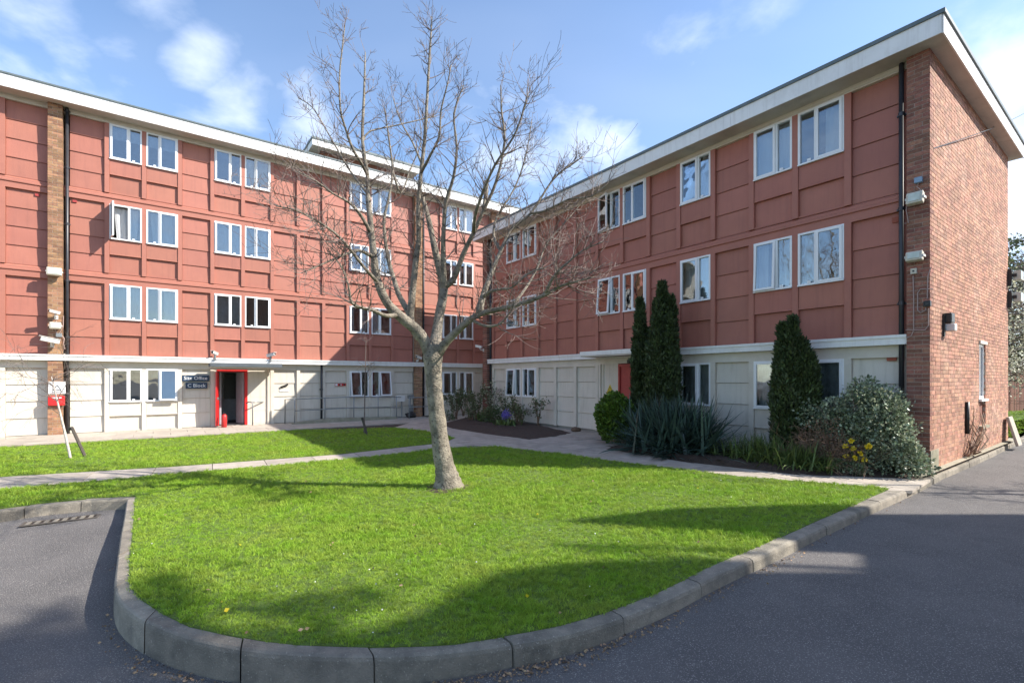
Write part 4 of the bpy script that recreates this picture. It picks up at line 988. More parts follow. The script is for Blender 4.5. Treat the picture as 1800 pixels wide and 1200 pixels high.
# ================================================================== TREES
def grow_limb(mb, pts, rads, n=8, k=3):
    """smooth polyline to a tapered tube"""
    P_ = [Vector(p) for p in pts]; out = []; ro = []
    for i in range(len(P_) - 1):
        p0 = P_[max(i - 1, 0)]; p1 = P_[i]; p2 = P_[i + 1]; p3 = P_[min(i + 2, len(P_) - 1)]
        for j in range(k):
            t = j / k
            out.append(.5 * ((2 * p1) + (p2 - p0) * t + (2 * p0 - 5 * p1 + 4 * p2 - p3) * t * t + (3 * p1 - p0 - 3 * p2 + p3) * t ** 3)); ro.append((rads[i] * (1 - t) + rads[i + 1] * t) * (1 + random.uniform(-.05, .05)))
    out.append(P_[-1]); ro.append(rads[-1]); mb.tube(out, ro, n)
    return out, ro
def twig(mb, p, d, L_, r, depth, rs, wig=.25, up=.25, rmin=.0022, seg=6, kids=(3, 6), sides=4):
    pts = [p]; rad = [r]; d = d.normalized(); h = L_ / seg
    for i in range(seg):
        d = (d + Vector((rs.gauss(0, wig), rs.gauss(0, wig), rs.gauss(0, wig) + up)) * .45).normalized(); pts.append(pts[-1] + d * h); rad.append(max(rmin, r * (1 - .8 * (i + 1) / seg)))
    mb.tube(pts, rad, sides if r > .006 else 3, cap=False)
    if depth > 0:
        for k in range(rs.randint(*kids)):
            t = rs.uniform(.2, .95) * seg; i = int(t); q = pts[i].lerp(pts[min(i + 1, seg)], t - i); dd = (pts[min(i + 1, seg)] - pts[i]).normalized()
            side = Vector((rs.gauss(0, 1), rs.gauss(0, 1), rs.gauss(0, .6))); side = (side - dd * side.dot(dd)).normalized()
            twig(mb, q, dd * rs.uniform(.4, 1.0) + side * rs.uniform(.5, 1.1), L_ * rs.uniform(.35, .7), max(rmin, r * .55), depth - 1, rs, wig, up, rmin, 5, kids, sides)

TB = Vector(G(788, 857)); TY = TB.y
tree = empty('bare_tree', (TB.x, TB.y, 0), 0, 'large leafless tree with mottled grey bark standing on the front lawn', 'tree')
def tp(px, py, dy=0): q = P(px, py, TY + dy); return q - Vector((TB.x, TB.y, 0))
def tr_(w, dy=0): return w * TY / F / 2        # pixel width -> radius
mb = MB()
grow_limb(mb, [(0, .02, -.08), tp(787, 845, .0), tp(783, 825), tp(776, 790), tp(770, 745), tp(765, 700), tp(762, 660), tp(761, 630), tp(762, 606)], [tr_(66), tr_(46), tr_(36), tr_(31), tr_(29), tr_(28), tr_(29), tr_(34), tr_(30)], 18, 4)
for a in range(7):
    q = a * .9 + .3; mb.tube([Vector((0, 0, .16)) + Vector((math.cos(q), math.sin(q), 0)) * .11, Vector((math.cos(q), math.sin(q), 0)) * .17 + Vector((0, 0, .05)), Vector((math.cos(q), math.sin(q), -.02 / .22)) * .22], [.05, .045, .02], 6)
mb.build('trunk', M['bark'], tree, smooth=True)
LIMBS = [   # (points (px, py, depth offset), start width, end width in px, twig weight)
 ([(758, 625, 0), (738, 586, -.1), (700, 553, -.25), (678, 528, -.35), (662, 487, -.4), (656, 440, -.45), (652, 400, -.45), (647, 346, -.4), (646, 308, -.35), (637, 246, -.3), (640, 167, -.25), (642, 92, -.2)], 25, 3, 1.3),
 ([(646, 308, -.35), (634, 285, -.6), (620, 262, -.8), (607, 225, -.9), (598, 190, -1.0), (597, 130, -1.0), (601, 90, -1.0), (606, 45, -1.0)], 6, 1.8, .9),
 ([(637, 250, -.3), (650, 231, -.1), (690, 222, .2), (742, 210, .5), (765, 205, .6)], 4, 1.5, .6),
 ([(652, 410, -.45), (632, 375, -.7), (612, 355, -.9), (585, 340, -1.1), (555, 318, -1.3), (520, 300, -1.4)], 7, 1.6, 1.6),
 ([(650, 345, -.4), (615, 300, .1), (580, 240, .4), (550, 190, .6), (525, 173, .7)], 5, 1.5, 1.0),
 ([(657, 452, -.4), (630, 440, -.8), (600, 450, -1.1), (565, 465, -1.4), (530, 480, -1.6)], 7, 1.5, 1.8),
 ([(700, 553, -.25), (679, 555, -.5), (655, 545, -.7), (637, 541, -.85), (618, 532, -1.0), (612, 500, -1.1), (598, 465, -1.2), (575, 440, -1.3)], 9, 1.6, 1.5),
 ([(668, 500, -.35), (640, 470, -.9), (600, 420, -1.3), (560, 390, -1.6), (520, 370, -1.8), (485, 362, -2.0)], 7, 1.4, 1.8),
 ([(748, 600, .1), (729, 585, .2), (719, 551, .4), (702, 520, .6), (693, 493, .7), (683, 458, .8), (677, 420, .8), (675, 385, .85), (684, 345, .9), (690, 300, 1.0), (683, 240, 1.0), (676, 190, 1.0)], 16, 2.5, 1.2),
 ([(722, 575, .1), (721, 555, .1), (725, 516, .1), (731, 458, .1), (736, 420, .1), (735, 370, .05), (740, 304, 0), (746, 250, 0), (750, 187, 0), (754, 115, 0), (757, 70, 0), (759, 30, 0)], 17, 2.6, 1.3),
 ([(740, 304, 0), (758, 270, -.3), (772, 240, -.5), (775, 195, -.6), (786, 150, -.7), (793, 115, -.7)], 6, 1.6, .9),
 ([(742, 290, 0), (725, 250, .3), (705, 215, .5), (690, 170, .6)], 5, 1.5, .7),
 ([(763, 612, 0), (767, 590, .1), (772, 555, .2), (780, 508, .3), (772, 470, .35), (765, 440, .35), (760, 417, .4), (752, 380, .5), (742, 345, .6)], 24, 8, .8),
 ([(780, 510, .3), (780, 480, .2), (779, 440, .1), (780, 400, 0), (784, 354, -.1), (797, 312, -.2), (803, 260, -.3), (798, 200, -.3), (815, 150, -.4)], 14, 2, 1.3),
 ([(783, 502, .3), (798, 489, .3), (814, 447, .2), (833, 408, .1), (850, 370, .0), (872, 320, -.1), (887, 250, -.2), (882, 200, -.2), (880, 150, -.2)], 14, 2.2, 1.4),
 ([(850, 370, 0), (854, 345, .1), (855, 318, .15)], 9, 7, .2),
 ([(833, 408, .1), (835, 380, -.3), (848, 340, -.6), (870, 290, -.9), (903, 240, -1.1), (920, 195, -1.2), (928, 165, -1.2)], 8, 1.6, 1.3),
 ([(766, 628, 0), (776, 612, -.05), (790, 595, -.1), (821, 566, -.2), (846, 551, -.3), (895, 539, -.5), (944, 524, -.7), (974, 509, -.8), (996, 499, -.9), (1048, 486, -1.0)], 21, 3, 1.7),
 ([(960, 515, -.75), (968, 495, -.9), (980, 478, -1.0), (1000, 460, -1.1), (1025, 440, -1.2), (1060, 425, -1.3)], 7, 1.6, 1.5),
 ([(900, 538, -.5), (925, 505, -.2), (945, 470, 0), (960, 430, .2), (990, 395, .3), (1020, 360, .4)], 6, 1.5, 1.4),
 ([(842, 552, -.3), (849, 520, -.2), (860, 490, -.1), (869, 467, 0), (885, 430, .1), (903, 398, .2), (933, 375, .2), (971, 317, .3), (1000, 292, .35), (1026, 275, .4)], 13, 2.2, 1.8),
 ([(880, 440, .1), (868, 415, .4), (874, 380, .6), (905, 330, .8), (925, 270, .9), (935, 210, 1.0)], 7, 1.7, 1.4),
 ([(849, 522, -.2), (862, 512, -.4), (882, 508, -.6), (900, 505, -.7), (930, 480, -.8), (960, 470, -.9)], 7, 2, 1.0),
 ([(830, 562, -.2), (850, 572, -.5), (872, 572, -.7), (888, 560, -.8), (905, 535, -.9)], 6, 2, .6),
 ([(933, 375, .2), (960, 370, .0), (1000, 350, -.2), (1040, 345, -.3), (1070, 320, -.3)], 5, 1.5, 1.3),
 ([(690, 300, 1.0), (705, 340, 1.1), (720, 300, 1.3), (740, 250, 1.4), (735, 190, 1.5)], 5, 1.5, .9),
]
rs = random.Random(11); tw = MB()
for pts, w0, w1, wt in LIMBS:
    n = len(pts); P3 = [tp(*p) for p in pts]; rad = [tr_(w0 + (w1 - w0) * (i / (n - 1)) ** .62) for i in range(n)]
    mb = MB(); rad[-1] = min(rad[-1], tr_(1.6)) if w1 < 4 else rad[-1]; out, ro = grow_limb(mb, P3, rad, 10 if w0 > 10 else 7, 3); mb.build('branch', M['bark'], tree, smooth=True)
    L_ = sum((P3[i + 1] - P3[i]).length for i in range(n - 1))
    cnt = int(L_ * 8.2 * wt) + 3
    if w1 < 4:
        for _ in range(4): twig(tw, out[-1 - _], (out[-1] - out[-3]).normalized() + Vector((rs.gauss(0, .35), rs.gauss(0, .35), .3)), rs.uniform(.18, .42), .0055, 2, rs, wig=.14, up=.2, rmin=.0022, kids=(2, 4))
    for _ in range(cnt):
        i = int(len(out) * rs.uniform(.30, 1.0)) - 1; i = max(1, min(len(out) - 2, i))
        if ro[i] > .075 and rs.random() < .8: continue
        d = (out[i + 1] - out[i]).normalized(); s_ = Vector((rs.gauss(0, 1), rs.gauss(0, 1), rs.gauss(.15, .6))); s_ = (s_ - d * s_.dot(d)).normalized()
        twig(tw, out[i], d * .55 + s_ * .9, rs.uniform(.26, .80) * (1 - .25 * max(0, (out[i].z - 3.6) / 2.2)), max(.0042, min(.0085, ro[i] * .5)), 2 if rs.random() < .4 else 1, rs, wig=.24, up=.20, rmin=.0022, kids=(2, 4))
tw.build('twigs', M['twig'], tree, kind='stuff')

rs2 = random.Random(3); V = [(0, 0, .012)]; n_ = 40
for k_, (rr_, zz_) in enumerate(((.20, .022), (.33, .012), (.40, -.01))):
    for i in range(n_):
        a = 6.2832 * i / n_; q = rr_ * (1 + .16 * math.sin(3 * a + 1) + .10 * math.sin(7 * a)); V.append((q * math.cos(a), q * math.sin(a), zz_))
Fq = [(0, 1 + i, 1 + (i + 1) % n_) for i in range(n_)]
for k_ in range(2):
    for i in range(n_): Fq.append((1 + k_ * n_ + i, 1 + (k_ + 1) * n_ + i, 1 + (k_ + 1) * n_ + (i + 1) % n_, 1 + k_ * n_ + (i + 1) % n_))
tag(MB().add(V, Fq).build('bare_soil', M['soil'], loc=(TB.x, TB.y, .003), smooth=True), kind='structure')
def sapling(base, top, lean, label, m, w, hgt, rs, crown, spread, droop, zc):
    t = empty('young_tree', (base.x, base.y, 0), 0, label, 'young tree')
    mb = MB(); P3 = [Vector((0, 0, -.05)), Vector(lean) * .35 + Vector((0, 0, hgt * .35)), Vector(lean) * .7 + Vector((0, 0, hgt * .7)), Vector(lean) + Vector((0, 0, hgt))]
    out, ro = grow_limb(mb, P3, [w, w * .85, w * .6, w * .25], 8, 4); mb.build('trunk', m, t, smooth=True)
    tw_ = MB()
    for _ in range(crown):
        i = int(len(out) * rs.uniform(zc, 1)) - 1; a = rs.uniform(0, 6.28)
        twig(tw_, out[max(0, i)], Vector((math.cos(a), math.sin(a), rs.uniform(.5, 1.3))), rs.uniform(.5, 1) * spread, .008, 2, rs, .5, droop, .0022, 7, (2, 5))
    tw_.build('twigs', M['twig'], t, kind='stuff')
    return t
b1 = G(125, 806); sapling(b1, None, (-.42, 0, 0), 'young leaning silver birch with drooping twigs on the far left lawn', M['birch'], .026, 1.75, random.Random(2), 12, 1.45, -.28, .6)
b2 = G(640, 762); sapling(b2, None, (.06, 0, 0), 'thin young bare tree on the small lawn in front of the ramp', M['twig'], .022, 3.0, random.Random(4), 8, .8, .05, .55)
t = empty('tree_stake', (G(152, 803).x, G(152, 803).y, 0), 0, 'dark slanted wooden stake leaning behind the white birch sapling', 'stake')
MB().tube([(0, 0, -.05), (-.55, .25, .62)], .03, 6).build('post', M['wood'], t); MB().tube([(-.55, .25, .62), (-.62, .28, .58)], .035, 6).build('rubber_tie', M['black'], t)
t = empty('tree_stake', (G(646, 764).x, G(646, 764).y, 0), 0, 'short dark stake leaning at the foot of the thin young tree by the ramp', 'stake')
MB().tube([(0, 0, -.05), (-.16, .05, .45)], .035, 6).build('post', M['wood'], t); MB().tube([(-.16, .05, .45), (-.19, .05, .52)], .04, 6).build('rubber_tie', M['black'], t)

# ================================================================== SHRUBS
def leaves(name, pts, dirs, size, aspect, m, parent, jit=.5, fold=.2, rng=None, kind='stuff'):
    """one small folded leaf per point"""
    rng = rng or np.random.default_rng(1); n = len(pts)
    d = dirs + rng.normal(0, jit, (n, 3)); d /= np.linalg.norm(d, axis=1)[:, None]
    r = rng.normal(0, 1, (n, 3)); s = np.cross(d, r); s /= np.linalg.norm(s, axis=1)[:, None]; u = np.cross(s, d)
    L_ = (size * rng.uniform(.6, 1.3, n))[:, None]; w = L_ * aspect
    V = np.stack([pts, pts + d * L_ * .45 + s * w + u * w * fold, pts + d * L_, pts + d * L_ * .45 - s * w + u * w * fold], 1).reshape(-1, 3)
    q = np.arange(n) * 4; Fq = np.stack([np.stack([q, q + 1, q + 2], 1), np.stack([q, q + 2, q + 3], 1)], 1).reshape(-1, 3)
    return link(name, arrmesh(name, V, Fq, m), parent, kind=kind)
def shell(n, rx, ry, rz, rng, lumps, amp=.22, lo=.62, zmin=-.9):
    d = rng.normal(0, 1, (n * 2, 3)); d /= np.linalg.norm(d, axis=1)[:, None]; d = d[d[:, 2] > zmin][:n]
    L_ = rng.normal(0, 1, (lumps, 3)); L_ /= np.linalg.norm(L_, axis=1)[:, None]
    k = 1 + amp * (np.max(d @ L_.T, axis=1) ** 6 * 1.5 - .55)
    r = (lo + (1 - lo) * rng.random(len(d)) ** .45) * k
    return d * r[:, None] * np.array([rx, ry, rz]), d
def bush(name, base, rx, ry, h, rz, n, size, aspect, m, label, cat, seed, rot=0, stems=14, lo=.55, up=.3, amp=.25, lumps=16, stem_m='twig', cx=0, jit=.6):
    rng = np.random.default_rng(seed); rs = random.Random(seed)
    t = empty(name, (base.x, base.y, 0), rot, label, cat)
    p, d = shell(n, rx, ry, rz, rng, lumps, amp, lo); p[:, 2] += h - rz; ok = p[:, 2] > .03; p, d = p[ok], d[ok]
    d[:, 2] += up
    leaves('foliage', p, d, size, aspect, M[m], t, jit, rng=rng)
    mb = MB()
    for i in range(stems):
        q = p[rs.randrange(len(p))]; s0 = Vector((rs.uniform(-.12, .12), rs.uniform(-.1, .1), 0)); e = Vector(q) * .92
        mb.tube([s0, s0.lerp(e, .4) + Vector((rs.uniform(-.08, .08), rs.uniform(-.08, .08), .1)), e], [.016, .010, .004], 5)
    mb.build('stems', M[stem_m], t)
    return t
def RP(px, v): return uvpx(px, v, 'R')[0]
# silver-leaved shrub by the corner
p = WR(RP(1512, .62), .62); E1 = empty('variegated_shrub', p, ROTR, 'large silvery green variegated shrub against the wall next to the brick corner pier', 'shrub')
rng = np.random.default_rng(22); stm = MB()
for (cx_, cz_, rx_, rz_) in ((-.86, 1.05, .30, .26), (-.60, .80, .34, .34), (-.28, .95, .30, .30), (-.05, 1.28, .30, .28), (.14, 1.52, .26, .24), (.36, 1.30, .30, .28), (.22, .95, .42, .36), (.52, .92, .34, .34), (.02, .58, .46, .42), (.62, .50, .40, .44), (.82, .30, .28, .28), (-.38, .42, .36, .32), (.40, .25, .45, .25), (-.50, 1.22, .20, .16), (.62, 1.28, .18, .16)):
    cy_ = rng.uniform(-.16, .10); n_ = int(9500 * rx_ * rz_)
    q, d_ = shell(n_, rx_, .36, rz_, rng, 9, .45, .35); q += np.array([cx_, cy_, cz_]); ok = q[:, 2] > .03
    leaves('foliage', q[ok], d_[ok] + np.array([0, 0, .3]), .062, .36, M['eleag'], E1, .6, rng=rng)
    q, d_ = shell(int(n_ * .20), rx_ * 1.04, .38, rz_ * 1.06, rng, 9, .5, .8, -.2); q += np.array([cx_, cy_, cz_]); ok = q[:, 2] > .05
    leaves('pale_leaves', q[ok], d_[ok] + np.array([0, 0, .5]), .058, .34, M['eleagpale'], E1, .5, rng=rng)
    for _ in range(4): stm.tube([(rng.uniform(-.15, .15), .05, 0), (cx_ * .5, cy_, cz_ * .55), (cx_ + rng.normal(0, .1), cy_, cz_ + rz_ * .6)], [.018, .012, .004], 5)
stm.build('stems', M['twig'], E1); E1.scale = (.92, 1, .95)
sh = MB(); rs = random.Random(8)
for i in range(30):
    a = rs.uniform(0, 6.28); x = rs.uniform(-.9, .8); e = Vector((x + rs.uniform(-.15, .15), rs.uniform(-.5, .45), rs.uniform(1.1, 1.72) - abs(x) * .45)); sh.tube([e * .7, e * .85 + Vector((0, 0, .03)), e], [.008, .006, .003], 4)
sh.build('shoots', M['twig'], E1)

# upright yews made of several spires
def yew(base, spires, label, seed, dens=9500, rot=0):
    rng = np.random.default_rng(seed); rs = random.Random(seed); t = empty('upright_yew', (base.x, base.y, 0), rot, label, 'yew')
    V = []; D = []; core = MB()
    for (x, y, h, r) in spires:
        n = int(dens * h * r / .8); z = rng.random(n) ** .85; a = rng.random(n) * 6.283
        prof = np.clip(np.sin((.16 + .81 * z) * 3.14159), .0, 1) ** .62 * (1 - .12 * z) + .02
        cell = np.sin(np.floor(a * 2.2 + z * 3) * 12.9 + np.floor(z * h * 5.5) * 78.2 + x * 31) * .5 + .5; bump = 1 + .15 * np.sin(a * 3 + z * 14 + seed) + .10 * np.sin(a * 5 - z * 23) + .34 * (cell - .5)
        rr = r * prof * bump * (.74 + .30 * rng.random(n))
        zz = .12 + z * (h - .12) + .05 * np.sin(a * 4)
        V.append(np.stack([x + rr * np.cos(a) * (1 + 0 * z), y + rr * np.sin(a), zz], 1)); D.append(np.stack([np.cos(a) * .38, np.sin(a) * .38, np.ones(n)], 1))
        ps = [Vector((x, y, .1 + (h * .93 - .1) * i / 8)) for i in range(9)]
        core.tube(ps, [max(.02, r * .68 * math.sin((.16 + .81 * i / 8) * 3.14159) ** .62 * (1 - .12 * i / 8)) for i in range(9)], 9)
    V = np.concatenate(V); D = np.concatenate(D)
    leaves('foliage', V, D, .10, .19, M['yew'], t, .42, rng=rng)
    core.build('inner_foliage', M['yew'], t, smooth=True)
    MB().tube([(0, 0, -.05), (0, 0, .6)], [.06, .05], 8).build('trunk', M['bark'], t)
    return t
yb = WR(RP(1140, .85), .85)
yew(yb, [(-.26, -.02, 3.78, .20), (-.36, .06, 3.2, .16), (-.14, .08, 3.0, .20), (.42, .0, 4.12, .24), (.22, .05, 3.72, .19), (.62, .08, 3.75, .21), (.40, -.16, 3.3, .27), (.70, -.04, 3.1, .19), (.10, .12, 2.6, .24), (.35, .18, 3.0, .24)], 'taller dark upright yew of several spires beside the faded red door', 31, rot=ROTR)
yew(WR(RP(1385, .72), .72), [(-.09, 0, 2.80, .19), (.10, -.02, 2.92, .18), (.27, .05, 2.45, .20), (-.18, .1, 2.3, .17), (.05, -.14, 2.1, .27), (.40, .08, 2.15, .17), (.16, .12, 2.2, .24)], 'shorter dark upright yew between the two ground floor windows near the corner', 33, rot=ROTR)

def blades(name, base, n, L0, L1, w, m, label, cat, seed, spread=.35, rot=0, sx=1.0, elev=(25, 88), droop=1.2, ycomp=1.0):
    rng = np.random.default_rng(seed); t = empty(name, (base.x, base.y, 0), rot, label, cat); V = []; Fq = []
    k = 6
    for i in range(n):
        a = rng.uniform(0, 6.283); e = math.radians(rng.uniform(*elev)); L_ = rng.uniform(L0, L1); x0 = rng.normal(0, spread) * sx; y0 = rng.normal(0, spread) * ycomp
        d = np.array([math.cos(a) * math.cos(e), math.sin(a) * math.cos(e) * ycomp, math.sin(e)]); p = np.array([x0, y0, rng.uniform(0, .1)]); s = np.array([-math.sin(a), math.cos(a), rng.normal(0, .3)])
        ww = w * rng.uniform(.6, 1.2); b = len(V); dr = droop * rng.uniform(.5, 1.4)
        for j in range(k + 1):
            q = j / k; wj = ww * (1 - q ** 2.2) + .0015; V += [p - s * wj, p + s * wj]
            d = d + np.array([0, 0, -dr * (q + .1) / k]); d = d / np.linalg.norm(d); p = p + d * L_ / k
            if p[2] < .03: p[2] = .03
        for j in range(k): c = b + 2 * j; Fq.append((c, c + 1, c + 3, c + 2))
    link('leaves', arrmesh('leaves', np.array(V), Fq, m), t, kind='stuff')
    MB().tube([(0, 0, -.03), (0, 0, .12)], [.12, .06], 8).build('crown_base', M['soil'], t)
    return t
blades('sword_leaf_clump', WR(RP(1184, 1.58), 1.58), 2100, .80, 1.40, .030, M['flax'], 'big dark blue green clump of sword shaped leaves in front of the taller yew', 'shrub', 41, .36, ROTR, 1.0, (-5, 84), .6, .75)
blades('strap_leaf_clump', WR(RP(1338, 1.55), 1.55), 800, .38, .66, .012, M['grassy'], 'low clump of arching green strap leaves in front of the shorter yew', 'plant', 42, .20, ROTR, 1.7, (25, 85), 1.9, .8)
blades('strap_leaf_clump', WR(RP(1412, 1.5), 1.5), 420, .3, .5, .012, M['grassy'], 'smaller yellowish green leaf clump just right of the strap leaf clump', 'plant', 43, .16, ROTR, 1.3, (25, 85), 1.9, .8)
bush('bright_shrub', WR(RP(1086, 1.35), 1.35), .56, .50, 1.28, .62, 9000, .075, .42, 'lime', 'rounded bright green shrub in front of the faded red door', 'shrub', 51, ROTR, 12, .4, .3, .18, 14)
# dry brown spreading shrub
t = empty('dry_shrub', WR(RP(1452, 1.05), 1.05), ROTR, 'dry brown twiggy shrub between shorter yew and silvery shrub', 'shrub'); mb = MB(); rs = random.Random(13)
for i in range(70):
    a = rs.uniform(0, 6.28); twig(mb, Vector((rs.uniform(-.2, .2), rs.uniform(-.15, .15), 0)), Vector((math.cos(a), math.sin(a) * .6, rs.uniform(.6, 1.6))), rs.uniform(.45, .85), .007, 2, rs, .5, .0, .0025, 6, (2, 5))
mb.build('stems', M['dry'], t, kind='stuff')
rng = np.random.default_rng(61); pd, dd = shell(2600, .5, .34, .5, rng, 8, .3, .2); pd[:, 2] += .38; ok = pd[:, 2] > .03; leaves('withered_leaves', pd[ok], dd[ok], .04, .3, M['dry'], t, .8, rng=rng)
# low ground cover along the right bed
for i, (u_, v_, rx, h, n, m_, lab) in enumerate(((12.2, 1.42, .6, .22, 3200, 'eleag', 'low grey green ground cover at the front of the bed under the dry shrub'), (13.25, 1.12, .62, .28, 4200, 'eleag', 'low silvery seedlings spilling over the path edge below the variegated shrub'), (12.75, 1.36, .40, .22, 1800, 'rose', 'small dark green creeping plant at the path edge below the yellow flowers'))):
    bush('ground_cover', WR(u_, v_), rx, .26, h, h, n, .045, .35, m_, lab, 'plant', 70 + i, ROTR, 5, .2, .6, .3, 8)
# yellow flowers
fp = empty('yellow_flowers', WR(RP(1502, 1.25), 1.25), ROTR, 'small group of yellow flowers in front of the variegated shrub', 'flowers'); rng = np.random.default_rng(77); stm = MB(); heads = []
for (x, z) in ((-.02, .47), (.12, .41), (-.12, .50), (-.05, .60), (.20, .52), (-.12, .33), (.05, .33), (.14, .30), (.24, .55)):
    y = rng.uniform(-.12, .02); stm.tube([(x * .5, y * .3, 0), (x * .8, y, z * .6), (x, y, z)], .005, 4)
    h = rng.normal(0, 1, (26, 3)); h /= np.linalg.norm(h, axis=1)[:, None]; leaves('flower', np.tile([[x, y, z]], (26, 1)) + h * .008, h, .046, .5, M['yellow'], fp, .2, rng=rng, kind=None)
stm.build('stalks', M['rose'], fp)
# far flower bed
def rosebush(u_, v_, h, w, n, seed, label, leafm='rose', size=.06, pale=0):
    t = empty('rose_bush', WR(u_, v_) if u_ < 100 else WL(u_ - 100, v_), ROTR, label, 'shrub'); rs = random.Random(seed); rng = np.random.default_rng(seed); mb = MB(); tips = []
    for i in range(int(5 + w * 10)):
        a = rs.uniform(0, 6.28); L_ = h * rs.uniform(.6, 1.05); e = Vector((math.cos(a) * w * rs.uniform(.3, 1), math.sin(a) * w * rs.uniform(.3, .8), L_)); s0 = Vector((rs.uniform(-.06, .06), rs.uniform(-.06, .06), 0)); m_ = s0.lerp(e, .55) + Vector((0, 0, .12 * h))
        mb.tube([s0, m_, e], [.012, .009, .004], 5); tips += [s0.lerp(m_, .7), m_, m_.lerp(e, .5), e]
        for _ in range(3):
            b = m_.lerp(e, rs.random()); c = b + Vector((rs.gauss(0, .12), rs.gauss(0, .12), rs.uniform(.02, .2))); mb.tube([b, c], [.005, .003], 4); tips.append(c)
    mb.build('stems', M['dry'], t)
    T = np.array([tuple(q) for q in tips]); idx = rng.integers(0, len(T), n); p = T[idx] + rng.normal(0, .055, (n, 3)); p[:, 2] = np.maximum(p[:, 2], .04)
    leaves('foliage', p, rng.normal(0, 1, (n, 3)), size, .42, M[leafm], t, .3, rng=rng)
    if pale: idx = rng.integers(0, len(T), pale); leaves('blossom', T[idx] + rng.normal(0, .05, (pale, 3)), rng.normal(0, 1, (pale, 3)), .06, .45, M['blossom'], t, .3, rng=rng)
    return t
rosebush(.15, .75, 1.35, .62, 900, 81, 'leafy rose bush against the dark pipe in the corner between the blocks')
rosebush(.85, .55, 1.55, .35, 320, 82, 'tall thin pale flowered rose bush right of the corner pipe', pale=260)
rosebush(2.1, .6, .95, .5, 520, 83, 'low rose bush under the pair of narrow ground floor windows')
rosebush(3.7, .45, .95, .38, 300, 84, 'sparse thin rose bush near the right end of the flower bed')
rosebush(115.0, 1.1, 1.15, .6, 420, 85, 'twiggy rose bush at left end of the flower bed near the big tree trunk')
rosebush(-1.0, 1.1, 1.25, .7, 1300, 86, 'dense green shrub at the foot of the farthest brick pier')
rosebush(2.6, .5, .8, .42, 420, 90, 'small bushy rose growing between the blue flowers and the cream wall')
rosebush(3.2, .9, .55, .35, 260, 91, 'low reddish leaved plant at the front right of the flower bed')
rosebush(.5, 1.3, .6, .5, 520, 92, 'low leafy plant at the front left of the flower bed')
bush('bed_shrub', WR(-.6, 1.7), .55, .3, .35, .3, 900, .05, .4, 'rose', 'flat dark green cushion at the left point of the flower bed', 'shrub', 93, ROTR, 5, .3, .5, .4, 8)
bush('bed_shrub', WR(1.7, 1.0), .5, .4, .62, .4, 1600, .06, .4, 'rose', 'low green mound in the middle of the flower bed', 'shrub', 87, ROTR, 6, .3, .5, .3, 8)
bq = WR(2.9, 1.25); t = empty('blue_flowers', bq, ROTR, 'small patch of blue flowers in the flower bed', 'flowers'); rng = np.random.default_rng(88)
leaves('petals', np.array([[0, 0, .42]]) + rng.normal(0, .075, (320, 3)), rng.normal(0, 1, (320, 3)), .05, .45, M['blue'], t, .3, rng=rng)
leaves('foliage', np.array([[0, 0, .05]]) + rng.normal(0, 1, (240, 3)) * [.18, .16, .02], np.tile([[0, 0, 1.]], (240, 1)), .22, .14, M['grassy'], t, .6, rng=rng)
blades('daffodil_leaves', WR(1.05, 1.15), 90, .3, .5, .010, M['grassy'], 'small tuft of green bulb leaves in the flower bed', 'plant', 89, .08, ROTR, 1, (50, 88), .7)
blob('clod', M['dry'], None, WR(5.55, .35, .07), .12, 9, (1.4, .9, .7)); tag(bpy.context.scene.objects['clod'], 'small heap of brown earth on the paving beside the cream wall', 'earth heap')

# ================================================================== BACKGROUND BEYOND THE GABLE
bf = empty('board_fence', (0, 0, 0), 0, 'red brown board fence behind the grass beyond the brick gable', 'fence')
fa = Vector((21.5, 23.2, 0)); fd = Vector((.92, .38, 0)).normalized()
fa2 = fa - fd * 6
rotf = math.atan2(fd.y, fd.x); bf.location = fa2; bf.rotation_euler = (0, 0, rotf)
for i in range(110): boxobj('board', bf, i * .16, i * .16 + .15, random.uniform(-.01, .01), .02, 0, 2.15, M['fence'])
for i in range(8): boxobj('post', bf, i * 2.4, i * 2.4 + .1, .03, .13, 0, 2.2, M['fence'])
def bigtree(base, h, seed, label, m, leafn, r, trunk=.14, leaf='green_far', size=.13, twn=60, zlo=.3):
    t = empty('background_tree', (base.x, base.y, 0), 0, label, 'tree'); rs = random.Random(seed); rng = np.random.default_rng(seed)
    mb = MB(); out, ro = grow_limb(mb, [Vector((0, 0, -.1)), Vector((rs.uniform(-.2, .2), .1, h * .3)), Vector((rs.uniform(-.3, .3), 0, h * .6)), Vector((rs.uniform(-.4, .4), 0, h * .95))], [trunk, trunk * .8, trunk * .5, .02], 8, 4); mb.build('trunk', M['bark'], t, smooth=True)
    tw_ = MB(); tips = []
    for _ in range(twn):
        i = int(len(out) * rs.uniform(zlo, 1)) - 1; a = rs.uniform(0, 6.28); z_ = rs.uniform(.1, .9)
        twig(tw_, out[max(1, i)], Vector((math.cos(a), math.sin(a), z_)), rs.uniform(.5, 1) * r, .028, 2, rs, .45, .12, .007, 7, (3, 6))
    tw_.build('twigs', M['twig'], t, kind='stuff')
    if leafn:
        V = np.array(tw_.v); p = V[rng.integers(0, len(V), leafn)] + rng.normal(0, .12, (leafn, 3)); leaves('foliage', p, rng.normal(0, 1, (leafn, 3)), size, .45, M[leaf], t, .3, rng=rng)
    return t
bigtree(Vector((19.6, 20.2, 0)), 5.2, 101, 'blossoming small tree in front of the board fence beyond the gable', 'bark', 6000, 2.2, leaf='blossom', size=.10)
bigtree(Vector((25.5, 26.5, 0)), 7.0, 102, 'leafy green tree behind the board fence, right of the gable', 'bark', 9000, 3.0, leaf='green_far', size=.16)
bigtree(Vector((32, 31, 0)), 8.5, 103, 'tall sparse tree farthest beyond the board fence', 'bark', 5000, 3.5, leaf='green_far', size=.2)
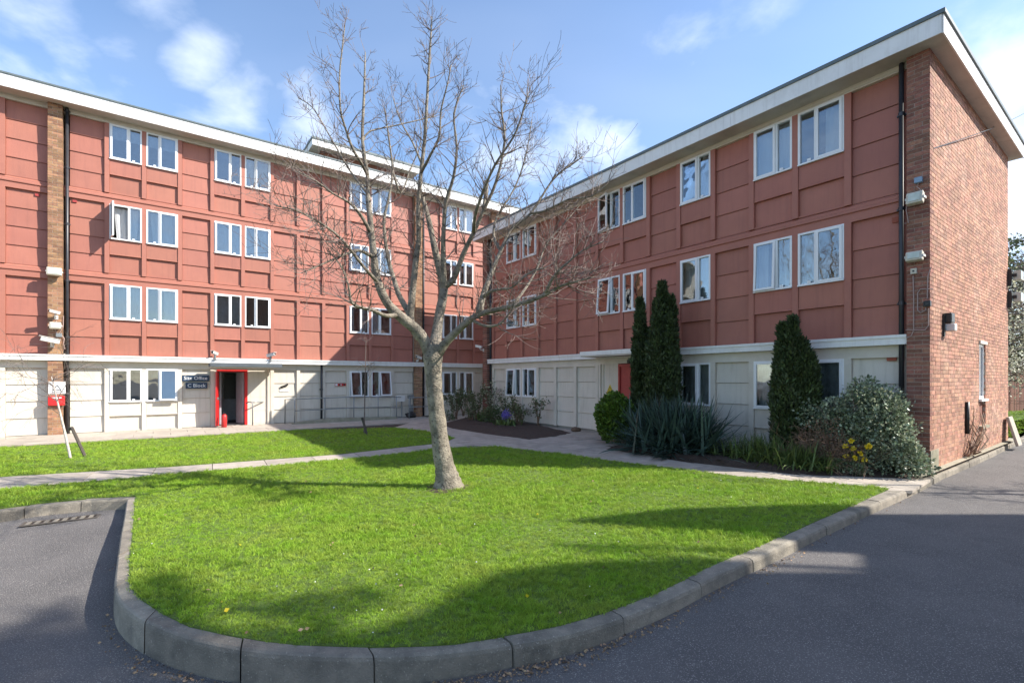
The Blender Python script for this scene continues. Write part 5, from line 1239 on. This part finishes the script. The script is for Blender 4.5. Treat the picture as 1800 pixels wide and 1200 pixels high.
bigtree(Vector((26, 22.5, 0)), 7.5, 104, 'bare twiggy tree at the right edge beyond the gable', 'bark', 900, 3.2, leaf='green_far', size=.12)
# grey round satellite-like lamp head on short post seen past the gable
t = empty('washing_dryer', (15.9, 16.3, 0), 0, 'small grey disc on a post just beyond the brick gable', 'disc')
MB().cyl((0, 0, 0), (0, 0, 1.9), .03, 8).build('post', M['wood'], t); MB().tube([(0, -.02, 2.05), (0, .03, 2.05)], .22, 20).build('disc', M['grey'], t)

# ================================================================== OUTSIDE THE FRAME (casts the foreground shadows)
nb = empty('neighbour_house', (14.0, 0, 0), 0, 'plain brick neighbour building to the right whose shadow lies on the road', 'building')
ta = math.tan(R(SUN_A)); te = math.tan(R(SUN_EL))
def sh_top(px, py, X=14.0):     # height and y at plane X that throws its shadow on that ground pixel
    g = G(px, py, 0); D = X - g.x; return g.y - D * ta, D / math.cos(R(SUN_A)) * te
def yy(px, py): return sh_top(px, py)[0]
def hh(px, py): return sh_top(px, py)[1]
prof = []
# traced from the edge of its shadow on the lawn, far end first
EDGE = [(1500, 889), (1330, 890), (1180, 895), (1090, 905), (975, 917), (1080, 925), (1160, 932), (1230, 942), (1330, 947), (1470, 947), (1535, 955), (1540, 985), (1300, 985), (1180, 984), (1060, 987), (960, 994), (860, 1010), (800, 1040), (740, 1075), (640, 1110)]
SP = sorted([sh_top(*e) for e in EDGE], key=lambda a: -a[0])
SP = [(SP[0][0] + .001, -.3)] + SP + [(SP[-1][0] - 1.2, SP[-1][1] + .4), (-14, SP[-1][1] + .4), (-14, -.3)]
nv = len(SP)
V = [(0, y, z) for y, z in SP] + [(7, y, z) for y, z in SP]
MB().add(V, [tuple(range(nv)), tuple(range(2 * nv - 1, nv - 1, -1))] + [(i, (i + 1) % nv, (i + 1) % nv + nv, i + nv) for i in range(nv)]).build('wall', M['offbrick'], nb)
ay, az = sh_top(962, 961); MB().cyl((.4, ay, 6), (.4, ay, az + .25), .05, 8).tube([(.4, ay, az - .4), (.4, ay - .15, az + .1), (.4, ay - .3, az - 1.3)], .04, 6).build('aerial', M['grey'], nb)
for i in range(3):
    for j in range(2): MB().box(-.03, .02, -3 - i * 3.5, -1.8 - i * 3.5, 1 + j * 2.8, 2.4 + j * 2.8).build('window', M['glass'], nb)
bigtree(Vector((13.5, 6.9, 0)), 8.0, 201, 'bare roadside tree right of the frame throwing twig shadows on the road', 'bark', 0, 1.6, trunk=.07, twn=11)
bigtree(Vector((12.2, 1.75, 0)), 13.4, 202, 'tall half bare tree right of the frame throwing soft shadows on the lawn', 'bark', 1100, .85, size=.14, twn=30, zlo=.8)
bigtree(Vector((11.2, 1.1, 0)), 13.0, 203, 'second tall tree right of the frame, nearer the viewer', 'bark', 900, .8, size=.14, twn=26, zlo=.82)

# small scattered litter, daisies
rng = np.random.default_rng(5)
def scatter(name, n, poly, m, size, label, cat, z=.03, near=True):
    pl = np.array([(p.x, p.y) for p in poly]); lo = pl.min(0); hi = pl.max(0); pts = lo + rng.random((n * 30, 2)) * (hi - lo); pts = pts[inside(pts, pl)]
    d = np.hypot(pts[:, 0], pts[:, 1]); pts = pts[rng.random(len(pts)) < np.clip((3.4 / d) ** 2, .03, 1)][:n]
    p = np.column_stack([pts, np.full(len(pts), z)]); o = leaves(name, p, np.tile([[1., 0, .12]], (len(p), 1)) * 1.0 + rng.normal(0, 1, (len(p), 3)) * [1, 1, .05], size, .4, m, None, .05, rng=rng); tag(o, label, cat)
scatter('daisies', 110, lawnB, M['whitep'], .014, 'tiny white daisies scattered in the front lawn', 'daisies', .036)
scatter('dandelions', 12, lawnB, M['yellow'], .035, 'a few yellow dandelions in the front lawn', 'dandelions', .038)
scatter('fallen_leaves', 60, lawnB, M['leafdry'], .035, 'pale fallen leaves lying on the front lawn', 'fallen leaves', .03)
# leaf litter gathered against the foot of the kerb
V = []; 
for _ in range(900):
    k = int(np.clip(rng.normal(14, 4), 2, len(Iout) - 2)); q = Iout[k].lerp(Iout[k + 1], rng.random()); o_ = (Iout[k] - Iin[k]).normalized(); V.append(tuple(q + o_ * (.02 + abs(rng.normal(0, .06))) ))
    V[-1] = (V[-1][0], V[-1][1], float(road_z(V[-1][0], V[-1][1])) + .008)
o = leaves('leaf_litter', np.array(V), rng.normal(0, 1, (len(V), 3)) * [1, 1, .1], .022, .35, M['leafdry'], None, .05, rng=rng); tag(o, 'brown leaf litter gathered in the gutter along the curved kerb', 'leaf litter')
